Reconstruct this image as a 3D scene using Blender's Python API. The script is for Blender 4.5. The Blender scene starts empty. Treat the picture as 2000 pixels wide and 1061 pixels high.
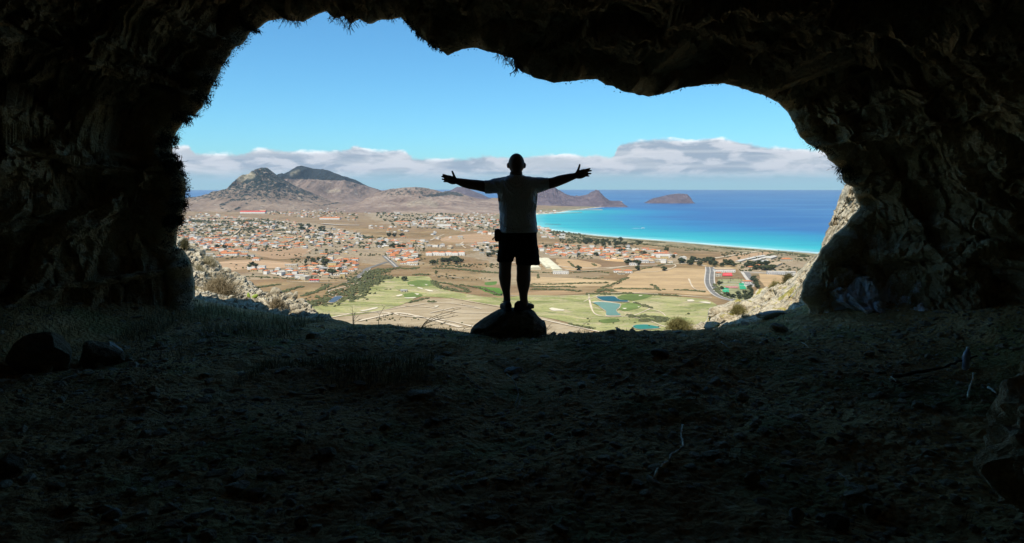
import bpy, math, random
import numpy as np
from mathutils import Vector, noise as mnoise
random.seed(7)
RNG = np.random.default_rng(11)
scene = bpy.context.scene
COL = scene.collection

# ------------------------------------------------------------------ camera
FPX = 1303.0                     # focal length in pixels of a 2000 px wide frame
EYE = 364.0                      # row of the eye level
CAMZ = 1.65
PITCH = math.atan((530.5 - EYE) / FPX)
cam_data = bpy.data.cameras.new("camera")
cam_data.sensor_width = 36.0
cam_data.lens = 36.0 * FPX / 2000.0
cam_data.clip_start = 0.05
cam_data.clip_end = 120000.0
cam = bpy.data.objects.new("camera", cam_data)
cam.location = (0, 0, CAMZ)
cam.rotation_euler = (math.pi / 2 - PITCH, 0, 0)
COL.objects.link(cam)
scene.camera = cam

def ray(px, py):
    u = (px - 1000.0) / FPX
    v = (530.5 - py) / FPX
    return np.array([u, math.cos(PITCH) + v * math.sin(PITCH), -math.sin(PITCH) + v * math.cos(PITCH)])

def at(px, py, Y):
    d = ray(px, py)
    return np.array([d[0], d[1], d[2]]) * (Y / d[1]) + np.array([0, 0, CAMZ])

LANDZ = -147.0
SEAZ = -150.0
def gnd(px, py, z=LANDZ):
    d = ray(px, py)
    t = (z - CAMZ) / d[2]
    return np.array([d[0] * t, d[1] * t, z])

# ------------------------------------------------------------------ sun
SUN_EL = math.radians(58)
SUN_AZ = math.radians(214)       # compass style: 0 = +Y, clockwise -> behind and to the left
sdir = Vector((math.sin(SUN_AZ) * math.cos(SUN_EL), math.cos(SUN_AZ) * math.cos(SUN_EL), math.sin(SUN_EL)))
sun_data = bpy.data.lights.new("sun", 'SUN')
sun_data.energy = 4.1
sun_data.angle = math.radians(0.5)
sun_data.color = (1.0, 0.955, 0.88)
sun = bpy.data.objects.new("sun", sun_data)
sun.rotation_euler = sdir.to_track_quat('Z', 'Y').to_euler()
sun.location = (0, 0, 60)
COL.objects.link(sun)

scene.view_settings.view_transform = 'Standard'
scene.view_settings.look = 'None'
scene.view_settings.exposure = 0.58
scene.view_settings.gamma = 1.0
scene.cycles.max_bounces = 8
scene.cycles.diffuse_bounces = 6
scene.cycles.volume_bounces = 0
scene.cycles.use_fast_gi = False

# ------------------------------------------------------------------ node helper
class NT:
    def __init__(self, tree):
        self.t = tree
        self.n = tree.nodes
        self.n.clear()
    def new(self, kind, **kw):
        nd = self.n.new(kind)
        for k, v in kw.items():
            setattr(nd, k, v)
        return nd
    def link(self, a, b):
        self.t.links.new(a, b)
    def put(self, sock, v):
        if v is None:
            return
        if isinstance(v, bpy.types.NodeSocket):
            self.link(v, sock)
        else:
            if sock.type == 'RGBA' and hasattr(v, '__len__') and len(v) == 3:
                v = (*v, 1)
            sock.default_value = v
    def math(self, op, a, b=None, c=None, clamp=False):
        nd = self.new('ShaderNodeMath', operation=op, use_clamp=clamp)
        self.put(nd.inputs[0], a)
        if b is not None: self.put(nd.inputs[1], b)
        if c is not None: self.put(nd.inputs[2], c)
        return nd.outputs[0]
    def vmath(self, op, a, b=None):
        nd = self.new('ShaderNodeVectorMath', operation=op)
        self.put(nd.inputs[0], a)
        if b is not None: self.put(nd.inputs[1], b)
        return nd.outputs[0]
    def noise(self, vec, scale, detail=4, rough=0.55, dist=0.0, out=0, lac=2.0):
        nd = self.new('ShaderNodeTexNoise')
        nd.inputs['Scale'].default_value = scale
        nd.inputs['Detail'].default_value = detail
        nd.inputs['Roughness'].default_value = rough
        nd.inputs['Distortion'].default_value = dist
        if vec is not None: self.link(vec, nd.inputs['Vector'])
        return nd.outputs[out]
    def voronoi(self, vec, scale, feature='F1', out=0, rnd=1.0):
        nd = self.new('ShaderNodeTexVoronoi', feature=feature)
        nd.inputs['Scale'].default_value = scale
        nd.inputs['Randomness'].default_value = rnd
        if vec is not None: self.link(vec, nd.inputs['Vector'])
        return nd.outputs[out]
    def ramp(self, fac, stops, interp='LINEAR'):
        nd = self.new('ShaderNodeValToRGB')
        cr = nd.color_ramp
        cr.interpolation = interp
        while len(cr.elements) < len(stops): cr.elements.new(0.5)
        for e, (p, c) in zip(cr.elements, stops):
            e.position = p
            e.color = (*c, 1) if len(c) == 3 else c
        self.put(nd.inputs[0], fac)
        return nd.outputs[0]
    def maprange(self, v, a, b, c=0.0, d=1.0, smooth=True):
        nd = self.new('ShaderNodeMapRange')
        nd.interpolation_type = 'SMOOTHSTEP' if smooth else 'LINEAR'
        self.put(nd.inputs['Value'], v)
        for k, x in zip(('From Min', 'From Max', 'To Min', 'To Max'), (a, b, c, d)):
            self.put(nd.inputs[k], x)
        return nd.outputs['Result']
    def mix(self, fac, a, b, blend='MIX'):
        nd = self.new('ShaderNodeMix', data_type='RGBA', blend_type=blend)
        self.put(nd.inputs[0], fac)
        self.put(nd.inputs[6], a)
        self.put(nd.inputs[7], b)
        return nd.outputs[2]
    def mapping(self, vec, scale=(1, 1, 1), rot=(0, 0, 0), loc=(0, 0, 0)):
        nd = self.new('ShaderNodeMapping')
        nd.inputs['Scale'].default_value = scale
        nd.inputs['Rotation'].default_value = rot
        nd.inputs['Location'].default_value = loc
        self.link(vec, nd.inputs['Vector'])
        return nd.outputs[0]
    def attr(self, name, out='Fac'):
        nd = self.new('ShaderNodeAttribute', attribute_name=name)
        return nd.outputs[out]
    def pos(self):
        return self.new('ShaderNodeNewGeometry').outputs['Position']
    def obj(self):
        return self.new('ShaderNodeTexCoord').outputs['Object']
    def bump(self, h, strength=0.5, dist=0.05, prev=None):
        nd = self.new('ShaderNodeBump')
        nd.inputs['Strength'].default_value = strength
        nd.inputs['Distance'].default_value = dist
        self.link(h, nd.inputs['Height'])
        if prev is not None: self.link(prev, nd.inputs['Normal'])
        return nd.outputs[0]

def material(name, fn, rough=0.9, spec=0.3):
    m = bpy.data.materials.new(name)
    m.use_nodes = True
    nt = NT(m.node_tree)
    out = nt.new('ShaderNodeOutputMaterial')
    b = nt.new('ShaderNodeBsdfPrincipled')
    b.inputs['Roughness'].default_value = rough
    b.inputs['Specular IOR Level'].default_value = spec
    nt.link(b.outputs[0], out.inputs[0])
    fn(nt, b)
    return m

def plain(name, rgb, rough=0.85, var=0.15, scale=4.0, spec=0.3, bump=0.0):
    def fn(nt, b):
        n = nt.noise(nt.obj(), scale, 4, 0.6)
        c = nt.mix(nt.maprange(n, 0.3, 0.7), tuple(x * (1 - var) for x in rgb), tuple(min(1, x * (1 + var)) for x in rgb))
        nt.link(c, b.inputs['Base Color'])
        if bump: nt.link(nt.bump(n, bump, 0.02), b.inputs['Normal'])
    return material(name, fn, rough, spec)

# ------------------------------------------------------------------ sky
world = bpy.data.worlds.new("World")
scene.world = world
world.use_nodes = True
def az_el(px, py):
    d = ray(px, py)
    d = d / np.linalg.norm(d)
    return math.atan2(d[0], d[1]), math.asin(d[2])
def build_world():
    nt = NT(world.node_tree)
    out = nt.new('ShaderNodeOutputWorld')
    bg = nt.new('ShaderNodeBackground')
    bg.inputs['Strength'].default_value = 0.1
    nt.link(bg.outputs[0], out.inputs[0])
    gen = nt.new('ShaderNodeTexCoord').outputs['Generated']
    sep = nt.new('ShaderNodeSeparateXYZ'); nt.link(gen, sep.inputs[0])
    x, y, z = sep.outputs
    zc = nt.math('MAXIMUM', z, 0.012)
    comb = nt.new('ShaderNodeCombineXYZ')
    nt.link(x, comb.inputs[0]); nt.link(y, comb.inputs[1]); nt.link(zc, comb.inputs[2])
    sky = nt.new('ShaderNodeTexSky', sky_type='NISHITA')
    sky.sun_disc = False
    sky.sun_elevation = SUN_EL
    sky.sun_rotation = SUN_AZ
    sky.altitude = 100
    sky.air_density = 1.0
    sky.dust_density = 0.25
    sky.ozone_density = 2.0
    nt.link(nt.vmath('NORMALIZE', comb.outputs[0]), sky.inputs[0])
    skyc = nt.mix(1.0, sky.outputs[0], SKY_TINT, 'MULTIPLY')
    # ---- clouds: a low bank along the horizon, in azimuth / elevation
    el = nt.math('ARCSINE', z)
    az = nt.math('ARCTAN2', x, y)
    top = [(250,288),(340,285),(365,282),(385,296),(430,299),(470,297),(500,290),(530,289),(560,292),(600,294),(640,293),(680,288),(692,283),(715,290),(745,293),(775,291),(800,300),(830,308),(880,309),(930,306),(960,303),(1030,305),(1070,301),(1150,302),(1190,305),(1203,296),(1208,280),(1235,275),(1300,269),(1350,273),(1390,268),(1430,272),(1460,277),(1500,285),(1560,289),(1640,294),(1800,290)]
    pts = [az_el(a, b) for a, b in top]
    cu = nt.new('ShaderNodeFloatCurve')
    c = cu.mapping.curves[0]
    n01 = nt.maprange(az, -0.8, 0.8, 0.0, 1.0, smooth=False)
    # world coordinates run the other way when mirrored; az in [-.8,.8] -> [0,1]
    for i, (a, e) in enumerate(pts):
        p = ((a + 0.8) / 1.6, e * 8.0)
        if i < 2: c.points[i].location = p
        else: c.points.new(*p)
    cu.mapping.update()
    nt.link(n01, cu.inputs['Value'])
    topc = nt.math('MULTIPLY', cu.outputs[0], 1 / 8.0)
    v = nt.new('ShaderNodeCombineXYZ')
    nt.link(nt.math('MULTIPLY', az, 10.0), v.inputs[0]); nt.link(nt.math('MULTIPLY', el, 34.0), v.inputs[1])
    v = v.outputs[0]
    v2 = nt.new('ShaderNodeCombineXYZ')
    nt.link(nt.math('MULTIPLY', az, 26.0), v2.inputs[0]); nt.link(nt.math('MULTIPLY', el, 60.0), v2.inputs[1]); v2.inputs[2].default_value = 4.0
    v2 = v2.outputs[0]
    puff = nt.noise(v2, 1.0, 6, 0.6)
    big = nt.noise(v, 1.5, 7, 0.6, 0.4)
    h = nt.math('SUBTRACT', nt.math('ADD', topc, nt.math('MULTIPLY', nt.math('SUBTRACT', puff, 0.5), 0.020)), el)   # angle below the cloud top
    dens = nt.maprange(h, -0.0012, 0.0045)
    bottom = nt.math('MULTIPLY', nt.math('SUBTRACT', big, 0.5), 0.016)
    thick = nt.maprange(nt.math('ADD', el, bottom), -0.002, 0.026)         # fades into blue haze near the horizon
    dens = nt.math('MULTIPLY', dens, nt.math('ADD', nt.math('MULTIPLY', thick, 0.62), 0.36))
    # grey streak layers, stretched flat
    v3 = nt.new('ShaderNodeCombineXYZ')
    nt.link(nt.math('MULTIPLY', az, 5.0), v3.inputs[0]); nt.link(nt.math('MULTIPLY', el, 75.0), v3.inputs[1]); v3.inputs[2].default_value = 9.0
    streak = nt.noise(v3.outputs[0], 1.0, 4, 0.5, 0.5)
    lob = nt.maprange(big, 0.44, 0.57)
    rim = nt.maprange(h, 0.009, 0.0008)
    rim = nt.math('MULTIPLY', rim, nt.maprange(puff, 0.42, 0.58))
    rim = nt.math('MULTIPLY', rim, nt.maprange(nt.noise(v, 0.35, 2, 0.5), 0.40, 0.52))
    shade = nt.mix(nt.maprange(streak, 0.38, 0.62), (2.5, 3.0, 3.7), (4.0, 4.3, 4.7))
    shade = nt.mix(nt.math('MULTIPLY', lob, 0.7), shade, (5.7, 5.7, 6.0))
    shade = nt.mix(nt.math('MULTIPLY', rim, 0.95), shade, (8.3, 8.5, 8.6))
    haz = nt.mix(nt.maprange(el, 0.002, 0.022), (3.1, 4.4, 5.3), shade)
    final = nt.mix(dens, skyc, haz)
    nt.link(final, bg.inputs['Color'])
SKY_TINT = (0.40, 0.82, 1.02)
build_world()

# ------------------------------------------------------------------ numpy noise
def _hash(ix, iy, iz, seed):
    h = (ix.astype(np.int64) * 374761393 + iy.astype(np.int64) * 668265263 + iz.astype(np.int64) * 2147483647 + seed * 974634777) & 0xFFFFFFFF
    h = ((h ^ (h >> 13)) * 1274126177) & 0xFFFFFFFF
    h = ((h ^ (h >> 16)) * 2246822519) & 0xFFFFFFFF
    return ((h ^ (h >> 15)) & 0xFFFFFF) / float(0xFFFFFF) * 2 - 1
def vnoise(x, y, z, seed=0):
    x = np.asarray(x, float); y = np.asarray(y, float) + 0 * x; z = np.asarray(z, float) + 0 * x
    xi, yi, zi = np.floor(x), np.floor(y), np.floor(z)
    fx, fy, fz = x - xi, y - yi, z - zi
    ux, uy, uz = (f * f * f * (f * (f * 6 - 15) + 10) for f in (fx, fy, fz))
    r = 0
    for dx in (0, 1):
        wx = ux if dx else 1 - ux
        for dy in (0, 1):
            wy = uy if dy else 1 - uy
            for dz in (0, 1):
                wz = uz if dz else 1 - uz
                r = r + wx * wy * wz * _hash(xi + dx, yi + dy, zi + dz, seed)
    return r
def fbm(x, y, z=0.0, oct=4, seed=0, gain=0.5, lac=2.03, ridged=False):
    a, r, s = 1.0, 0.0, 0.0
    for o in range(oct):
        n = vnoise(x, y, z, seed + o * 17)
        if ridged: n = 1 - 2 * np.abs(n)
        r = r + a * n; s += a
        a *= gain
        x = np.asarray(x) * lac + 3.1; y = np.asarray(y) * lac + 1.7; z = np.asarray(z) * lac + 5.3
    return r / s
def sstep(a, b, x):
    t = np.clip((x - a) / (b - a), 0, 1)
    return t * t * (3 - 2 * t)

# ------------------------------------------------------------------ mesh helpers
def tag(o, label=None, cat=None, group=None, kind=None):
    if label: o['label'] = label
    if cat: o['category'] = cat
    if group: o['group'] = group
    if kind: o['kind'] = kind
    return o
def link(name, me, mat=None, parent=None):
    o = bpy.data.objects.new(name, me)
    if mat is not None:
        for m in (mat if isinstance(mat, (list, tuple)) else [mat]): me.materials.append(m)
    COL.objects.link(o)
    if parent is not None: o.parent = parent
    return o
def empty(name, loc, rz=0.0):
    o = bpy.data.objects.new(name, None)
    o.location = [float(c) for c in loc]; o.rotation_euler = (0, 0, rz)
    o.empty_display_size = 0.1
    COL.objects.link(o)
    return o
def raw_mesh(name, V, F, smooth=False, mids=None):
    """V (n,3); F either (m,k) array or list of tuples."""
    me = bpy.data.meshes.new(name)
    V = np.asarray(V, dtype=np.float32)
    if isinstance(F, np.ndarray):
        m, k = F.shape
        me.vertices.add(len(V)); me.vertices.foreach_set('co', V.ravel())
        me.loops.add(m * k); me.loops.foreach_set('vertex_index', F.astype(np.int32).ravel())
        me.polygons.add(m)
        me.polygons.foreach_set('loop_start', np.arange(0, m * k, k, dtype=np.int32))
        if mids is not None: me.polygons.foreach_set('material_index', np.asarray(mids, dtype=np.int32))
        me.polygons.foreach_set('use_smooth', np.full(m, smooth))
        me.update(calc_edges=True); me.validate()
    else:
        me.from_pydata([tuple(map(float, v)) for v in V], [], [tuple(int(i) for i in f) for f in F])
        if mids is not None: me.polygons.foreach_set('material_index', np.asarray(mids, dtype=np.int32))
        me.polygons.foreach_set('use_smooth', [smooth] * len(me.polygons))
        me.update()
    return me
def grid_faces(ny, nx, cyc=False):
    i = np.arange(ny - 1)[:, None]; j = np.arange(nx if cyc else nx - 1)[None, :]
    j2 = (j + 1) % nx
    a = i * nx + j; b = i * nx + j2; c = (i + 1) * nx + j2; d = (i + 1) * nx + j
    return np.stack([a, b, c, d], -1).reshape(-1, 4)
def grid_mesh(name, P, smooth=True, cyc=False, flip=False):
    ny, nx = P.shape[:2]
    F = grid_faces(ny, nx, cyc)
    if flip: F = F[:, ::-1]
    return raw_mesh(name, P.reshape(-1, 3), F, smooth)
def add_attr(me, name, arr):
    a = me.attributes.new(name, 'FLOAT', 'POINT')
    a.data.foreach_set('value', np.asarray(arr, dtype=np.float32).ravel())
class MB:
    """collects pieces, builds one mesh"""
    def __init__(self): self.V = []; self.F = []; self.n = 0; self.M = []
    def add(self, V, F, mid=0):
        V = np.asarray(V, float)
        self.V.append(V)
        self.F += [tuple(int(i) + self.n for i in f) for f in F]
        self.M += [mid] * len(F)
        self.n += len(V)
        return self
    def box(self, c, s, rz=0.0, mid=0, taper=1.0):
        x, y, z = s[0] / 2, s[1] / 2, s[2] / 2
        V = np.array([[sx * x * (taper if sz > 0 else 1), sy * y * (taper if sz > 0 else 1), sz * z] for sz in (-1, 1) for sy in (-1, 1) for sx in (-1, 1)])
        cs, sn = math.cos(rz), math.sin(rz)
        V = np.stack([V[:, 0] * cs - V[:, 1] * sn, V[:, 0] * sn + V[:, 1] * cs, V[:, 2]], 1) + np.array(c)
        return self.add(V, [(0, 2, 3, 1), (4, 5, 7, 6), (0, 1, 5, 4), (2, 6, 7, 3), (0, 4, 6, 2), (1, 3, 7, 5)], mid)
    def tube(self, pts, rad, n=8, mid=0, cap=True, squash=None):
        pts = [np.asarray(p, float) for p in pts]
        if np.isscalar(rad): rad = [rad] * len(pts)
        V = []; up = np.array([0.0, 0, 1])
        prev = None
        for i, p in enumerate(pts):
            t = pts[min(i + 1, len(pts) - 1)] - pts[max(i - 1, 0)]
            t = t / (np.linalg.norm(t) + 1e-9)
            a = np.cross(t, up if prev is None else np.cross(prev, t)) if prev is None else prev - t * np.dot(prev, t)
            if np.linalg.norm(a) < 1e-4: a = np.cross(t, np.array([1.0, 0, 0]))
            a /= np.linalg.norm(a); b = np.cross(t, a); prev = a
            r = rad[i]
            ra, rb = (r, r) if np.isscalar(r) else r
            for k in range(n):
                th = 2 * math.pi * k / n
                V.append(p + a * ra * math.cos(th) + b * rb * math.sin(th))
        F = []
        for i in range(len(pts) - 1):
            for k in range(n):
                k2 = (k + 1) % n
                F.append((i * n + k, i * n + k2, (i + 1) * n + k2, (i + 1) * n + k))
        if cap:
            F.append(tuple(range(n))[::-1]); F.append(tuple((len(pts) - 1) * n + k for k in range(n)))
        return self.add(V, F, mid)
    def build(self, name, mat, parent=None, smooth=False):
        me = raw_mesh(name, np.concatenate(self.V), self.F, smooth, self.M)
        return link(name, me, mat, parent)
_ico = {}
def ico(sub):
    if sub not in _ico:
        import bmesh
        bm = bmesh.new(); bmesh.ops.create_icosphere(bm, subdivisions=sub, radius=1.0)
        V = np.array([v.co[:] for v in bm.verts]); F = np.array([[v.index for v in f.verts] for f in bm.faces]); bm.free()
        _ico[sub] = (V, F)
    return _ico[sub]
def rock_verts(sub, seed, cuts=9, rough=0.12, flat=0.0):
    r = np.random.default_rng(seed)
    V, F = ico(sub)
    V = V.copy()
    for k in range(cuts):
        n = r.normal(size=3); n /= np.linalg.norm(n)
        d = r.uniform(0.55, 0.85)
        over = np.maximum(V @ n - d, 0)
        V -= over[:, None] * n[None, :]
    n = fbm(V[:, 0] * 2 + seed, V[:, 1] * 2, V[:, 2] * 2, 4, seed)
    V *= (1 + rough * n)[:, None]
    return V, F
def merge_instances(V, F, mats, jitter=None):
    """mats: (m,3,3) matrices, with offsets (m,3) -> big V, F"""
    A, T = mats
    m = len(T); n = len(V)
    VV = np.einsum('mij,nj->mni', A, V) + T[:, None, :]
    FF = (F[None, :, :] + (np.arange(m) * n)[:, None, None]).reshape(-1, F.shape[1])
    return VV.reshape(-1, 3), FF
def rot_mats(m, rng, scale, tilt=math.pi, sc3=None):
    """random rotations; scale (m,) ; sc3 (m,3) anisotropic local scale"""
    ax = rng.normal(size=(m, 3)); ax /= np.linalg.norm(ax, axis=1)[:, None]
    an = rng.uniform(-tilt, tilt, m)
    K = np.zeros((m, 3, 3))
    K[:, 0, 1] = -ax[:, 2]; K[:, 0, 2] = ax[:, 1]; K[:, 1, 0] = ax[:, 2]; K[:, 1, 2] = -ax[:, 0]; K[:, 2, 0] = -ax[:, 1]; K[:, 2, 1] = ax[:, 0]
    R = np.eye(3)[None] + np.sin(an)[:, None, None] * K + (1 - np.cos(an))[:, None, None] * (K @ K)
    rz = rng.uniform(0, 2 * math.pi, m)
    Z = np.zeros((m, 3, 3)); Z[:, 0, 0] = np.cos(rz); Z[:, 0, 1] = -np.sin(rz); Z[:, 1, 0] = np.sin(rz); Z[:, 1, 1] = np.cos(rz); Z[:, 2, 2] = 1
    A = R @ Z
    if sc3 is not None: A = A * sc3[:, None, :]
    return A * np.asarray(scale)[:, None, None]
def in_poly(x, y, poly):
    x = np.asarray(x, float); y = np.asarray(y, float)
    inside = np.zeros(x.shape, bool)
    n = len(poly); j = n - 1
    for i in range(n):
        xi, yi = poly[i]; xj, yj = poly[j]
        if yi != yj:
            inside ^= ((yi > y) != (yj > y)) & (x < (xj - xi) * (y - yi) / (yj - yi) + xi)
        j = i
    return inside
def seg_dist(x, y, poly, closed=False):
    d = np.full(np.shape(x), 1e18)
    pts = list(poly) + ([poly[0]] if closed else [])
    for (x0, y0), (x1, y1) in zip(pts[:-1], pts[1:]):
        dx, dy = x1 - x0, y1 - y0
        t = np.clip(((x - x0) * dx + (y - y0) * dy) / (dx * dx + dy * dy + 1e-12), 0, 1)
        d = np.minimum(d, (x - x0 - t * dx) ** 2 + (y - y0 - t * dy) ** 2)
    return np.sqrt(d)
def smooth_line(pts, n=6):
    """catmull-rom"""
    P = [np.array(p, float) for p in pts]
    P = [2 * P[0] - P[1]] + P + [2 * P[-1] - P[-2]]
    out = []
    for i in range(1, len(P) - 2):
        for k in range(n):
            t = k / n
            out.append(0.5 * (2 * P[i] + (P[i + 1] - P[i - 1]) * t + (2 * P[i - 1] - 5 * P[i] + 4 * P[i + 1] - P[i + 2]) * t * t + (-P[i - 1] + 3 * P[i] - 3 * P[i + 1] + P[i + 2]) * t ** 3))
    out.append(P[-2])
    return np.array(out)
# ================================================================== LAND AND SEA
def G2(px, py, z=SEAZ):
    p = gnd(px, py, z); return (p[0], p[1])
coast_px = [(2100,538),(1800,512),(1700,503),(1600,494.5),(1500,486.5),(1400,478.5),(1300,470),(1200,462.5),(1150,457.5),(1100,452),(1065,446.5),(1045,441),(1030,434),(1027,427),(1036,421),(1052,418.5),(1075,416.8),(1100,414.5),(1118,411.5),(1150,408),(1180,405),(1205,402.6),(1215,401.3),(1219,400.2)]
coast = [G2(*p) for p in smooth_line(coast_px, 4)]
near_coast = list(coast)
coast += [(1150, 6900), (600, 8300), (-600, 8600), (-2200, 8000), (-3600, 6900), (-5200, 6500), (-6800, 5200), (-6800, 300), (1500, 200), (1800, 900)]

def signed_coast(x, y):
    d = seg_dist(x, y, coast, closed=True)
    return np.where(in_poly(x, y, coast), d, -d)

# landuse masks traced as polygons on the plain (frame pixels -> ground plane)
def GP(pts, z=LANDZ): return [tuple(gnd(a, b, z)[:2]) for a, b in pts]
golf_px = [(600,603),(622,598),(645,593),(690,579),(712,568),(727,560),(745,548),(758,543),(792,540),(838,541),(846,553),(858,562),(875,568),(917,575),(975,582),(1033,577),(1088,578),(1144,576),(1212,574),(1269,577),(1340,582),(1382,587),(1400,600),(1390,625),(1359,640),(1303,650),(1269,656),(1190,656),(1160,645),(1110,632),(1056,618),(1034,612),(975,601),(939,594),(905,587),(871,582),(826,581),(800,590),(770,600),(736,609),(700,615),(660,620),(600,622)]
golf = GP(golf_px)
def land_height(x, y, sd):
    h = -1.5 + 0 * x
    h = h + sstep(0, 30, sd) * 2.5 + sstep(25, 70, sd) * 2.0          # beach, low dune
    h = np.where(sd < 0, -1.5 + sd * 0.05, h)
    rr = np.hypot(x, y)
    h = h + sstep(2300, 5200, rr) * sstep(0, 800, sd) * 16
    h = h + sstep(0, 120, sd) * (fbm(x / 160, y / 160, 0, 3, 5) * 1.0)
    return SEAZ + 0 * x + np.clip(h, -12, 60)

NX, NY = 760, 420
az = np.linspace(math.radians(-48), math.radians(44), NX)
dd = 1.0 / np.linspace(1 / 520.0, 1 / 8800.0, NY)
A, D = np.meshgrid(az, dd)
LX, LY = D * np.sin(A), D * np.cos(A)
LSD = signed_coast(LX, LY)
LZ = land_height(LX, LY, LSD)
LZ = np.where(LSD > 0, LZ, LZ)
# keep the plain flat where the sheets lie
flatm = (D < 2300) & (LSD > 75)
LZ = np.where(flatm, LANDZ - 0.0 + 0.0 * LZ, LZ)
tmask = sstep(60, 75, LSD) * (1 - sstep(2000, 2600, D))
LZ = LZ * (1 - tmask) + LANDZ * tmask

def mat_land(nt, b):
    p = nt.pos()
    pm = nt.mapping(p, (1, 1, 0))
    big = nt.noise(pm, 0.0022, 5, 0.6, 0.4)
    mid = nt.noise(pm, 0.012, 6, 0.65, 0.3)
    fine = nt.noise(pm, 0.09, 5, 0.7)
    # ploughed plots: stretched voronoi cells, each its own tone
    cells = nt.new('ShaderNodeTexVoronoi', feature='F1', distance='CHEBYCHEV')
    nt.link(nt.mapping(pm, (0.0052, 0.0125, 1), (0, 0, 0.35)), cells.inputs['Vector'])
    cells.inputs['Scale'].default_value = 1.0; cells.inputs['Randomness'].default_value = 0.75
    csep = nt.new('ShaderNodeSeparateColor'); nt.link(cells.outputs['Color'], csep.inputs[0])
    base = nt.ramp(mid, [(0.25, (0.17, 0.11, 0.052)), (0.44, (0.29, 0.20, 0.10)), (0.58, (0.37, 0.27, 0.145)), (0.78, (0.50, 0.39, 0.23))])
    plot = nt.ramp(csep.outputs[0], [(0.0, (0.72, 0.64, 0.56)), (0.45, (1.0, 1.0, 1.0)), (1.0, (1.25, 1.16, 1.02))])
    base = nt.mix(0.8, base, plot, 'MULTIPLY')
    base = nt.mix(nt.maprange(big, 0.35, 0.7), base, nt.mix(0.5, base, (0.30, 0.18, 0.12)))
    # plough lines
    wv = nt.new('ShaderNodeTexWave', wave_type='BANDS', bands_direction='Y')
    nt.link(nt.mapping(pm, (0.02, 0.09, 0), (0, 0, 0.3)), wv.inputs['Vector'])
    wv.inputs['Scale'].default_value = 1.0; wv.inputs['Distortion'].default_value = 9.0; wv.inputs['Detail'].default_value = 3.0; wv.inputs['Detail Scale'].default_value = 0.6
    base = nt.mix(nt.math('MULTIPLY', nt.maprange(wv.outputs[1], 0.55, 0.95), 0.28), base, (0.20, 0.125, 0.065))
    # dry green-grey scrub patches
    scr = nt.noise(nt.mapping(pm, (0.01, 0.02, 0), (0, 0, 0.2)), 1.0, 8, 0.75, 0.6)
    base = nt.mix(nt.math('MULTIPLY', nt.maprange(scr, 0.50, 0.64), 0.7), base, (0.135, 0.115, 0.055))
    spots = nt.noise(pm, 0.16, 3, 0.8)
    base = nt.mix(nt.math('MULTIPLY', nt.maprange(spots, 0.60, 0.68), nt.attr('scrub')), base, (0.065, 0.07, 0.035))
    # pale dirt area below the lawns
    dirt = nt.ramp(nt.noise(nt.mapping(pm, (0.012, 0.03, 0), (0, 0, -0.25)), 1.0, 7, 0.7, 1.2), [(0.3, (0.30, 0.22, 0.125)), (0.5, (0.43, 0.335, 0.215)), (0.66, (0.56, 0.46, 0.32)), (0.75, (0.35, 0.27, 0.165))])
    base = nt.mix(nt.attr('dirt'), base, dirt)
    # purple-brown stony slopes far away
    far = nt.ramp(mid, [(0.25, (0.19, 0.130, 0.078)), (0.55, (0.33, 0.235, 0.145)), (0.8, (0.46, 0.36, 0.245))])
    base = nt.mix(nt.math('MULTIPLY', nt.attr('far'), 0.85), base, far)
    base = nt.mix(nt.attr('town'), base, nt.ramp(fine, [(0.3, (0.24, 0.19, 0.12)), (0.5, (0.42, 0.34, 0.24)), (0.7, (0.6, 0.52, 0.4))]))
    sand = nt.mix(nt.maprange(fine, 0.3, 0.7), (0.66, 0.55, 0.40), (0.78, 0.68, 0.54))
    base = nt.mix(nt.attr('dune'), base, nt.ramp(nt.noise(pm, 0.03, 6, 0.7), [(0.35, (0.12, 0.12, 0.06)), (0.5, (0.25, 0.21, 0.12)), (0.65, (0.48, 0.40, 0.27))]))
    base = nt.mix(nt.attr('beach'), base, sand)
    base = nt.mix(1.0, base, (0.80, 0.77, 0.69), 'MULTIPLY')
    nt.link(base, b.inputs['Base Color'])
    nt.link(nt.bump(nt.math('ADD', fine, nt.math('MULTIPLY', mid, 2.0)), 0.8, 2.0), b.inputs['Normal'])
M_LAND = material("dry_plain", mat_land, 0.95, 0.1)

me = grid_mesh('ground', np.stack([LX, LY, LZ], -1), True, flip=False)
nzx = LX + 40 * fbm(LX / 90, LY / 90, 0, 3, 31); nzy = LY + 40 * fbm(LX / 90, LY / 90, 7, 3, 33)
dirt_poly = GP([(560,625),(660,619),(736,608),(795,590),(826,580),(871,581),(920,586),(975,600),(1034,610),(1056,617),(1110,631),(1190,655),(1250,670),(1250,700),(560,700)])
dirt2 = GP([(955,510),(1000,515),(1100,528),(1180,536),(1200,545),(1100,560),(960,560)])
town_polys = [GP(p) for p in [
    [(350,432),(420,424),(520,428),(640,440),(720,458),(720,480),(640,486),(620,500),(560,505),(440,502),(400,512),(352,470)],
    [(487,527),(570,522),(600,508),(690,505),(700,530),(640,546),(480,545)],
    [(600,455),(700,465),(830,468),(830,520),(750,520),(640,505)], [(917,473),(975,473),(975,515),(930,505)],
    [(1050,478),(1178,478),(1260,484),(1340,500),(1330,515),(1220,512),(1100,506),(1050,505)],
    [(1440,512),(1490,500),(1560,497),(1590,505),(1560,535),(1460,535)],
    [(700,404),(780,410),(975,430),(975,448),(880,446),(760,440),(720,425)], [(1045,440),(1110,452),(1180,466),(1130,470),(1050,462)]]]
town = np.zeros(LX.shape)
for tp in town_polys: town = np.maximum(town, in_poly(nzx, nzy, tp).astype(float))
add_attr(me, 'dirt', np.maximum(in_poly(nzx * 0.3 + LX * 0.7, nzy * 0.3 + LY * 0.7, dirt_poly), 0.5 * in_poly(nzx, nzy, dirt2)).astype(float))
add_attr(me, 'town', town * 0.55)
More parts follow.
